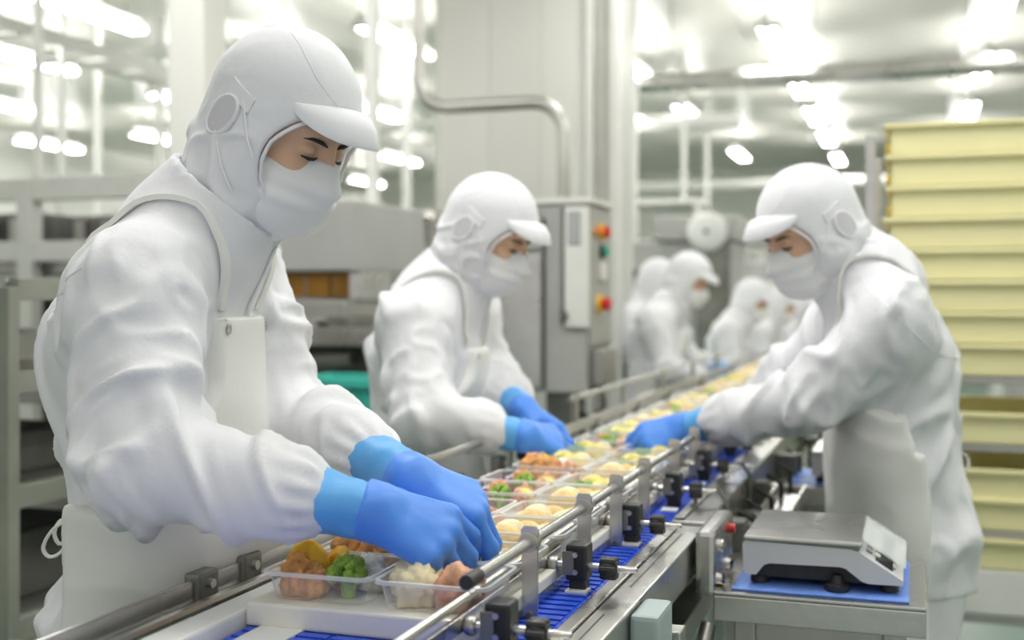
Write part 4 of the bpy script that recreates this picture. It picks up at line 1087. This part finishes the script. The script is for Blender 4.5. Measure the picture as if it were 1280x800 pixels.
        n2 = vnoise(np.stack([a_ * 9, b_ * 9, z_ * 1.6], 1), 33 + seed)
        V += N * (wz * .008 * (1 - 2 * np.abs(n1)) + sk * .010 * n2 + .002 * n1)[:, None]
        ap = new_obj('apron', mesh_np('apron', V - off, Q), 'apron_vinyl', root)
        cz0 = nkz - .10; cc = A(neck) * .7 + A(chest) * .3; cc[2] = cz0
        for sg in (1, -1):
            Lp = []
            for t in np.linspace(0, 1, 26):
                a_ = math.atan2(bz - .012 - cz0, .13) + math.radians(165) * t
                off_ = (bib[0] - .016) + (.100 - (bib[0] - .016)) * min(1, t * 2.2)
                dr = f3 * math.cos(a_) + np.array([0, 0, 1], np.float32) * math.sin(a_)
                o_ = cc + s3 * (off_ * sg); hit = bvh.ray_cast(Vector(o_), Vector(dr), .22)[0]
                rad_ = (hit - Vector(o_)).length if hit else .13
                Lp.append((o_, dr, rad_))
            V_ = []; F_ = []
            rads = [q[2] for q in Lp]
            for i_, (o_, dr, rad_) in enumerate(Lp):
                rad_ = max(rads[max(0, i_ - 1):i_ + 2]); p = o_ + dr * rad_ - off.astype(np.float32)
                for (w_, h_) in ((-.010, -.004), (.010, -.004), (.010, .003), (-.010, .003)): V_.append(tuple(p + s3 * w_ + dr * h_))
            for i in range(len(Lp) - 1):
                for k in range(4): F_.append((i * 4 + k, i * 4 + (k + 1) % 4, i * 4 + 4 + (k + 1) % 4, i * 4 + 4 + k))
            MB().add(V_, F_, True).build('apron_strap', 'apron_vinyl', ap)
        if detail:
            for sg in (1, -1):
                p0 = A(chest) + s3 * ((bib[0] - .014) * sg); p0[2] = bz - .016
                ray = np.array([p0 + f3 * q for q in np.linspace(.30, 0, 160)], np.float32); dd = apf(ray)
                if not (dd < 0).any(): continue
                k = int(np.argmax(dd < 0)); q = ray[k] - off
                mb = MB().lathe([(.003, .0), (.0065, .0005), (.0065, .003), (.003, .0035)], n=14)
                e = mb.build('eyelet', 'steel', ap); e.matrix_local = xf(frame(side, fwd), Vector(q)) 
        if ties:
            for pl in ties:
                MB().tube(smooth_path([Vector(p) - Vector(base) for p in pl]), .0045, 8, sq=.5).build('apron_tie', 'apron_vinyl', ap)
    # ---- trousers and boots
    hipz = pelvis.z - .06; lean = Vector(pelvis)
    foot = [Vector((lean.x, lean.y, 0)) + side * (.11 * q) - fwd * .02 for q in (1, -1)]
    def trs(P):
        d = None
        for q, ft in zip((1, -1), foot):
            hp = A(lean + side * (.085 * q)) - np.array([0, 0, .05], np.float32)
            kn = A(ft) + np.array([0, 0, .47], np.float32) + f3 * .02
            c = smin(cone(P, hp, kn, .105, .078), cone(P, kn, A(ft) + np.array([0, 0, .10], np.float32), .078, .070), .03)
            d = c if d is None else smin(d, c, .02)
        return np.maximum(d, .06 - P[..., 2])
    lo = A(lean) - .32; hi = A(lean) + .32; lo[2] = .03; hi[2] = pelvis.z + .08
    V, Q = nets(trs, lo, hi, max(res, .012)); V = relax(V, Q, 1); N = normals(V, Q)
    V += N * (.008 * vnoise(V * np.array([11, 11, 4]), 7 + seed))[:, None]
    new_obj('trousers', mesh_np('trousers', V - off, Q), 'trouser_cloth', root)
    for ft in foot:
        mb = MB(); a = ft - Vector(base)
        mb.tube([a + Vector((0, 0, .14)), a + Vector((0, 0, .07)), a + Vector((0, 0, .045)) + fwd * .02], [.058, .056, .05], 12)
        mb.tube([a + Vector((0, 0, .042)) - fwd * .04, a + Vector((0, 0, .045)) + fwd * .05, a + Vector((0, 0, .036)) + fwd * .16, a + Vector((0, 0, .034)) + fwd * .19],
                [.040, .045, .036, .022], 12)
        mb.build('boot', 'white_plastic', root)
    # ---- head: body mesh carries the face
    R = frame(hf); HM = xf(R, head, hs); HMi = HM.inverted()
    V1, Q1 = nets(head_sdf, (-.125, -.10, -.13), (.135, .10, .14), head_res); V1 = relax(V1, Q1, 1, .4)
    RM = np.array(R); V1w = V1 @ RM.T * hs + np.array(list(head)) - off
    def rest(P):
        nk = A(neck); d = cone(P, A(head) - RM[:, 2].astype(np.float32) * .05, nk, .058, .062)
        d = smin(d, torso(P, -.035), .05)
        for i in (0, 1):
            d = smin(d, cone(P, A(S[i]), A(E[i]), .048, .040), .05); d = smin(d, cone(P, A(E[i]), A(W[i]), .040, .024), .02)
            d = smin(d, cone(P, nk - np.array([0, 0, .03], np.float32), A(S[i]), .045, .048), .04)
        for q, ft in zip((1, -1), foot):
            d = smin(d, cone(P, A(lean + side * (.085 * q)) - np.array([0, 0, .05], np.float32), A(ft) + np.array([0, 0, .47], np.float32), .085, .055), .03)
            d = smin(d, cone(P, A(ft) + np.array([0, 0, .47], np.float32), A(ft) + np.array([0, 0, .06], np.float32), .055, .035), .02)
        return d
    lo = pts.min(0) - .12; hi = pts.max(0) + .12; lo[2] = .02; hi[2] = max(hi[2], head.z)
    V2, Q2 = nets(rest, lo, hi, .015)
    body = new_obj('body', mesh_np('body', np.concatenate([V1w, V2 - off]), np.concatenate([Q1, Q2 + len(V1)])), 'skin', root)
    body['label'] = 'face and body under the white hygiene clothes'
    Hroot = Matrix.Translation(-Vector(base)) @ HM
    # eyes, brows
    for sg in (1, -1):
        mb = MB().tube([(.0905, .017 * sg, -.0015), (.0935, .026 * sg, -.0030), (.0915, .035 * sg, -.0040), (.0845, .045 * sg, -.0030)], [.0012, .0022, .0026, .0010], 6)
        o = mb.build('eyelash', 'hair_black', body); o.matrix_local = Hroot
        mb = MB().tube([(.0940, .011 * sg, .0185), (.0935, .022 * sg, .0220), (.0870, .037 * sg, .0240), (.0740, .050 * sg, .0200)], [.0026, .0048, .0050, .0018], 8, sq=.6)
        o = mb.build('eyebrow', 'hair_black', body); o.matrix_local = Hroot
    # ---- hood
    nkL = np.array(list(HMi @ Vector(neck)), np.float32)
    nape = np.array([-.055, 0, -.055], np.float32)
    def hood(P):
        d = ell(P, (-.012, 0, .032), (.118, .098, .116))
        d = smin(d, ell(P, (.020, 0, -.040), (.082, .086, .092)), .05)
        d = smin(d, cone(P, (.0, 0, -.05), nkL + (nkL - np.array([0, 0, -.05])) * .05, .088, .082), .05)
        d = smin(d, ell(P, nape, (.055, .070, .075)), .05)
        d = smax(d, -ell(P, *CARVE), .008)
        return d
    lo = np.minimum((-.16, -.13, -.16), nkL - .12); hi = np.maximum((.14, .13, .17), nkL + .12)
    V, Q = nets(hood, lo, hi, head_res * 1.15); V = relax(V, Q, 1); N = normals(V, Q)
    c = np.stack([V[:, 0] * 14 + V[:, 2] * 9, V[:, 1] * 12, V[:, 2] * 22 - V[:, 0] * 12], 1); n1 = vnoise(c, 41 + seed); n2 = vnoise(V * 34, 43 + seed)
    low = np.clip((.045 - V[:, 2]) / .08, .12, 1) * np.clip((np.linalg.norm((V - np.array(CARVE[0])) / np.array(CARVE[1]), axis=1) - 1.0) / .25, .15, 1)
    V += N * (low * (.0040 * (1.5 * np.exp(-(n1 / .22) ** 2) - .45) + .0014 * (1.4 * np.exp(-(n2 / .25) ** 2) - .4)))[:, None]
    ho = new_obj('hood', mesh_np('hood', V, Q), 'hood_cloth', root); ho.matrix_local = Hroot
    if detail:
        # hem round the face opening
        mb = MB(); pts_ = []
        for k in range(49):
            a = 2 * math.pi * k / 48; c0, r0 = np.array(CARVE[0]), np.array(CARVE[1])
            # walk along the carve ellipsoid until the hood surface is met
            best = None
            for u in np.linspace(0, math.pi / 2 + .3, 60):
                p = c0 + r0 * np.array([-math.cos(u), math.sin(u) * math.cos(a), math.sin(u) * math.sin(a)])
                if hood_out(p, nkL, nape) > 0: best = p; break
            pts_.append(best if best is not None else c0 - r0 * np.array([1, 0, 0]))
        mb.tube(pts_, .0028, 6, cap=False); mb.build('hood_hem', 'hood_cloth', ho)
        fn = hood
        def onh(x, z, sg, e=.0015):
            return (x, hood_surface_y(fn, x, z, sg) + e * sg, z)
        for sg in (1, -1):
            mb = MB(); cx, cz_ = -.022, .000; ringp = [onh(cx + .024 * math.cos(a) + .006 * math.sin(a), cz_ + .030 * math.sin(a), sg, .002) for a in np.linspace(0, 2 * math.pi, 25)]
            mb.tube(ringp, .0038, 6, cap=False); er = mb.build('ear_ring', 'hood_cloth', ho)
            mb = MB(); n_ = 24; V_ = [onh(cx, cz_, sg, .0050)]
            for rr in (.5, 1.0):
                V_ += [onh(cx + rr * (.024 * math.cos(a) + .006 * math.sin(a)), cz_ + rr * .030 * math.sin(a), sg, .0045) for a in np.linspace(0, 2 * math.pi, n_, endpoint=False)]
            F_ = [(0, 1 + k, 1 + (k + 1) % n_) for k in range(n_)] + [(1 + k, 1 + n_ + k, 1 + n_ + (k + 1) % n_, 1 + (k + 1) % n_) for k in range(n_)]
            mb.add(V_, F_, True); q = mb.build('ear_mesh', 'mesh_cloth', ho); q['label'] = 'grey mesh window over the ear'
            # flap above the ear opening
            mb = MB(); G = [[onh(cx - .010 + .050 * i / 6, .033 + .020 * j / 3 - .012 * i / 6, sg, .0035) for i in range(7)] for j in range(4)]
            V_ = [p for r_ in G for p in r_]; F_ = [(j * 7 + i, j * 7 + i + 1, (j + 1) * 7 + i + 1, (j + 1) * 7 + i) for j in range(3) for i in range(6)]
            V2_ = [(p[0], p[1] - .003 * sg, p[2]) for p in V_]; nb = len(V_)
            rim = list(range(7)) + [13, 20, 27] + list(range(26, 20, -1)) + [14, 7]
            F_ += [tuple(i + nb for i in f_)[::-1] for f_ in F_[:]] + [(rim[i], rim[(i + 1) % len(rim)], rim[(i + 1) % len(rim)] + nb, rim[i] + nb) for i in range(len(rim))]
            mb.add(V_ + V2_, F_, True); mb.build('ear_flap', 'hood_cloth', ho)
            # mask tie strings outside the hood
            mb = MB()
            mb.tube([onh(.052, -.030, sg), onh(.035, -.010, sg, .003), onh(.015, .018, sg, .003), onh(-.010, .045, sg, .002)], .0017, 6)
            mb.build('hood_string', 'mask_paper', ho); mb = MB()
            mb.tube([onh(.040, -.085, sg), onh(.020, -.065, sg, .003), onh(-.000, -.045, sg, .003), onh(-.020, -.025, sg, .002)], .0017, 6)
            mb.build('hood_string', 'mask_paper', ho)
        # seam over the crown
        for sg in (1, -1):
            sp = []
            for t in np.linspace(0, 1, 22):
                x = .098 - .19 * t; z = .075 + .062 * math.sin(t * 2.3)
                dz = ((x + .012) / .118) ** 2; z = min(z, .032 + .116 * math.sqrt(max(0, 1 - dz)) * .93); sp.append(onh(x, z, sg, .0002))
            MB().tube(sp, .0012, 5).build('hood_seam', 'hood_cloth', ho)
    # visor
    mb = MB(); n = 21; V_ = []; 
    for k in range(n):
        q_ = -1 + 2 * k / (n - 1); a = math.radians(52 * q_); ca, sa = math.cos(a), math.sin(a)
        w = .056 * max(0.0, 1 - abs(q_) ** 2.6) ** .7 + .002
        for j, t in enumerate((0, .35, .7, 1.0)):
            x = -.012 + .110 * ca + w * t * .93; y = .094 * sa * (1 + .12 * w / .056 * t); z = .080 - .50 * w * t - .030 * sa * sa - .004 * t * t + .012 * math.sin(math.pi * t) * (w / .056)
            V_.append((x, y, z))
    m_ = 4; F_ = [(k * m_ + j, k * m_ + j + 1, (k + 1) * m_ + j + 1, (k + 1) * m_ + j) for k in range(n - 1) for j in range(m_ - 1)]
    nb = len(V_); V2_ = [(x, y, z - .0035) for x, y, z in V_]
    rim = [k * m_ + 3 for k in range(n)]; rimb = [k * m_ for k in range(n)]
    F2 = [tuple(i + nb for i in f_)[::-1] for f_ in F_]
    F3 = [(rim[i], rim[i + 1], rim[i + 1] + nb, rim[i] + nb) for i in range(n - 1)] + [(rimb[i + 1], rimb[i], rimb[i] + nb, rimb[i + 1] + nb) for i in range(n - 1)]
    mb.add(V_ + V2_, F_ + F2 + F3, True); vo = mb.build('visor', 'hood_cloth', ho)
    # mask
    V, Q = nets(mask_sdf, (-.02, -.09, -.145), (.145, .09, .012), head_res); V = relax(V, Q, 1)
    mk = new_obj('face_mask', mesh_np('face_mask', V, Q), 'mask_paper', root); mk.matrix_local = Hroot
    if detail:
        for sg in (1, -1):
            MB().tube([(.040, .070 * sg, -.028), (.025, .079 * sg, -.015), (.002, .084 * sg, .005)], .0019, 6).build('ear_loop', 'mask_paper', mk)
    # ---- gloves
    for i in (0, 1):
        hd = hands[i]
        w_l = Vector(W[i]) - Vector(base); e_l = Vector(E[i]) - Vector(base)
        glove_parts(root, w_l, e_l, hd['dir'], hd['back'], hd['thumb'], hd['curls'], hd.get('res', .0034), spread=hd.get('spread', .06))
    return root
def hood_out(p, nkL, nape):
    P = np.array([p], np.float32)
    d = ell(P, (-.012, 0, .032), (.118, .098, .116)); d = smin(d, ell(P, (.020, 0, -.040), (.082, .086, .092)), .05)
    d = smin(d, cone(P, (.0, 0, -.05), nkL + (nkL - np.array([0, 0, -.05])) * .05, .088, .082), .05)
    d = smin(d, ell(P, nape, (.055, .070, .075)), .05); return float(d[0])

GRIP = [(40, 66, 78), (46, 72, 84), (52, 76, 88), (56, 80, 92)]
REACH = [(25, 50, 70), (28, 55, 75), (32, 60, 80), (38, 66, 85)]
# nearest worker
w1 = person('worker in white hood and apron nearest the camera, filling the left side', None,
    at(204, 800, 1.62), at(226, 648, 1.62), at(192, 440, 1.62), at(262, 275, 1.61), at(352, 163, 1.60), cdir(.76, -.50, -.42), cdir(.95, 0, -.10),
    (at(170, 366, 1.47), at(290, 345, 1.79)), (at(180, 580, 1.37), at(362, 530, 1.72)), (at(468, 640, 1.36), at(514, 600, 1.45)),
    [dict(dir=cdir(.88, -.34, .05), back=cdir(.30, .66, -.68), thumb=1, curls=GRIP, spread=.10, res=.003),
     dict(dir=cdir(.88, -.36, .05), back=cdir(.45, .80, -.30), thumb=-1, curls=GRIP, spread=.05, res=.003)],
    res=.0058, head_res=.0032, bib=(.088, .05),
    ties=[[at(88, 648, 1.60), at(66, 662, 1.60), at(54, 684, 1.60), at(62, 696, 1.60), at(76, 690, 1.60), at(86, 672, 1.60), at(88, 650, 1.60)],
          [at(88, 648, 1.62), at(74, 652, 1.62), at(68, 668, 1.62), at(76, 680, 1.62), at(88, 660, 1.62)]], seed=1)
# second worker on the left
w2 = person('worker in white bent over the trays in front of the control cabinet', None,
    at(528, 640, 2.72), at(528, 560, 2.72), at(534, 450, 2.72), at(562, 358, 2.70), at(612, 293, 2.68), cdir(.80, -.45, -.38), cdir(.95, 0, -.10),
    (at(516, 406, 2.56), at(582, 398, 2.88)), (at(526, 520, 2.46), at(606, 478, 2.84)), (at(656, 545, 2.42), at(654, 512, 2.60)),
    [dict(dir=cdir(.74, -.20, .55), back=cdir(.25, .75, -.60), thumb=1, curls=REACH, spread=.06, res=.004),
     dict(dir=cdir(.85, -.45, -.10), back=cdir(.45, .80, .10), thumb=-1, curls=REACH, spread=.06, res=.0045)],
    res=.009, head_res=.0042, bib=(.095, .03), seed=5)
# worker on the right, reaching left over the line
w3 = person('worker in white with an outstretched arm, standing at the right beside the scale', None,
    at(1132, 655, 2.50), at(1120, 575, 2.48), at(1108, 450, 2.46), at(1070, 338, 2.46), at(1012, 289, 2.45), cdir(-.82, -.42, -.30), cdir(-.97, 0, .12),
    (at(1118, 402, 2.31), at(1082, 378, 2.62)), (at(1012, 500, 2.36), at(985, 480, 2.72)), (at(857, 536, 2.50), at(950, 505, 2.90)),
    [dict(dir=cdir(-.90, -.28, .10), back=cdir(-.20, .62, -.72), thumb=-1, curls=GRIP, spread=.05, res=.004),
     dict(dir=cdir(-.90, -.28, .10), back=cdir(-.20, .62, -.72), thumb=1, curls=GRIP, spread=.05, res=.005)],
    res=.0082, head_res=.004, bib=(.10, .03), cuff=.76, wrap=.02,
    ties=[[at(1190, 586, 2.50), at(1196, 570, 2.50), at(1206, 568, 2.50), at(1211, 578, 2.50), at(1208, 588, 2.50)]], seed=9)
FARP = dict(cuff=.60, res=.016, head_res=.0065, detail=False, bib=(.10, .03))
def far_worker(label, px, py, d, seed, hx=.30, hz=-.02, dep=0.0):
    """a worker of the far line: px, py the centre of the head"""
    k = F / d; P = lambda r, u, f=0.0: at(px + r * k, py - u * k, d + f)
    return person(label, None, P(-.17, -.66, .02), P(-.17, -.48, .02), P(-.15, -.27, .02), P(-.075, -.11, .01), P(0, 0), cdir(.80, -.42, -.35), cdir(.95, 0, -.12),
        (P(-.17, -.20, -.16), P(-.10, -.18, .17)), (P(-.10, -.44, -.24), P(.0, -.40, .16)), (P(.17, -.50, -.14), P(.20, -.44, .0)),
        [dict(dir=cdir(.85, -.42, .05), back=cdir(.25, .75, -.6), thumb=1, curls=REACH, res=.007),
         dict(dir=cdir(.85, -.42, .05), back=cdir(.45, .8, .1), thumb=-1, curls=REACH, res=.007)], seed=seed, **FARP)
far_worker('far worker in white with blue glove on the line, by the grey machine', 861, 350, 5.7, 11)
far_worker('far worker in white mostly hidden behind the one by the grey machine', 822, 354, 6.5, 12)
far_worker('far worker in white with head bowed low, right of the white round dial', 940, 376, 7.2, 13)
far_worker('distant worker in white between the bowed worker and the big right-hand worker', 977, 382, 8.6, 14)
far_worker('most distant worker in white, seen just left of the right-hand worker', 1003, 386, 9.8, 15)
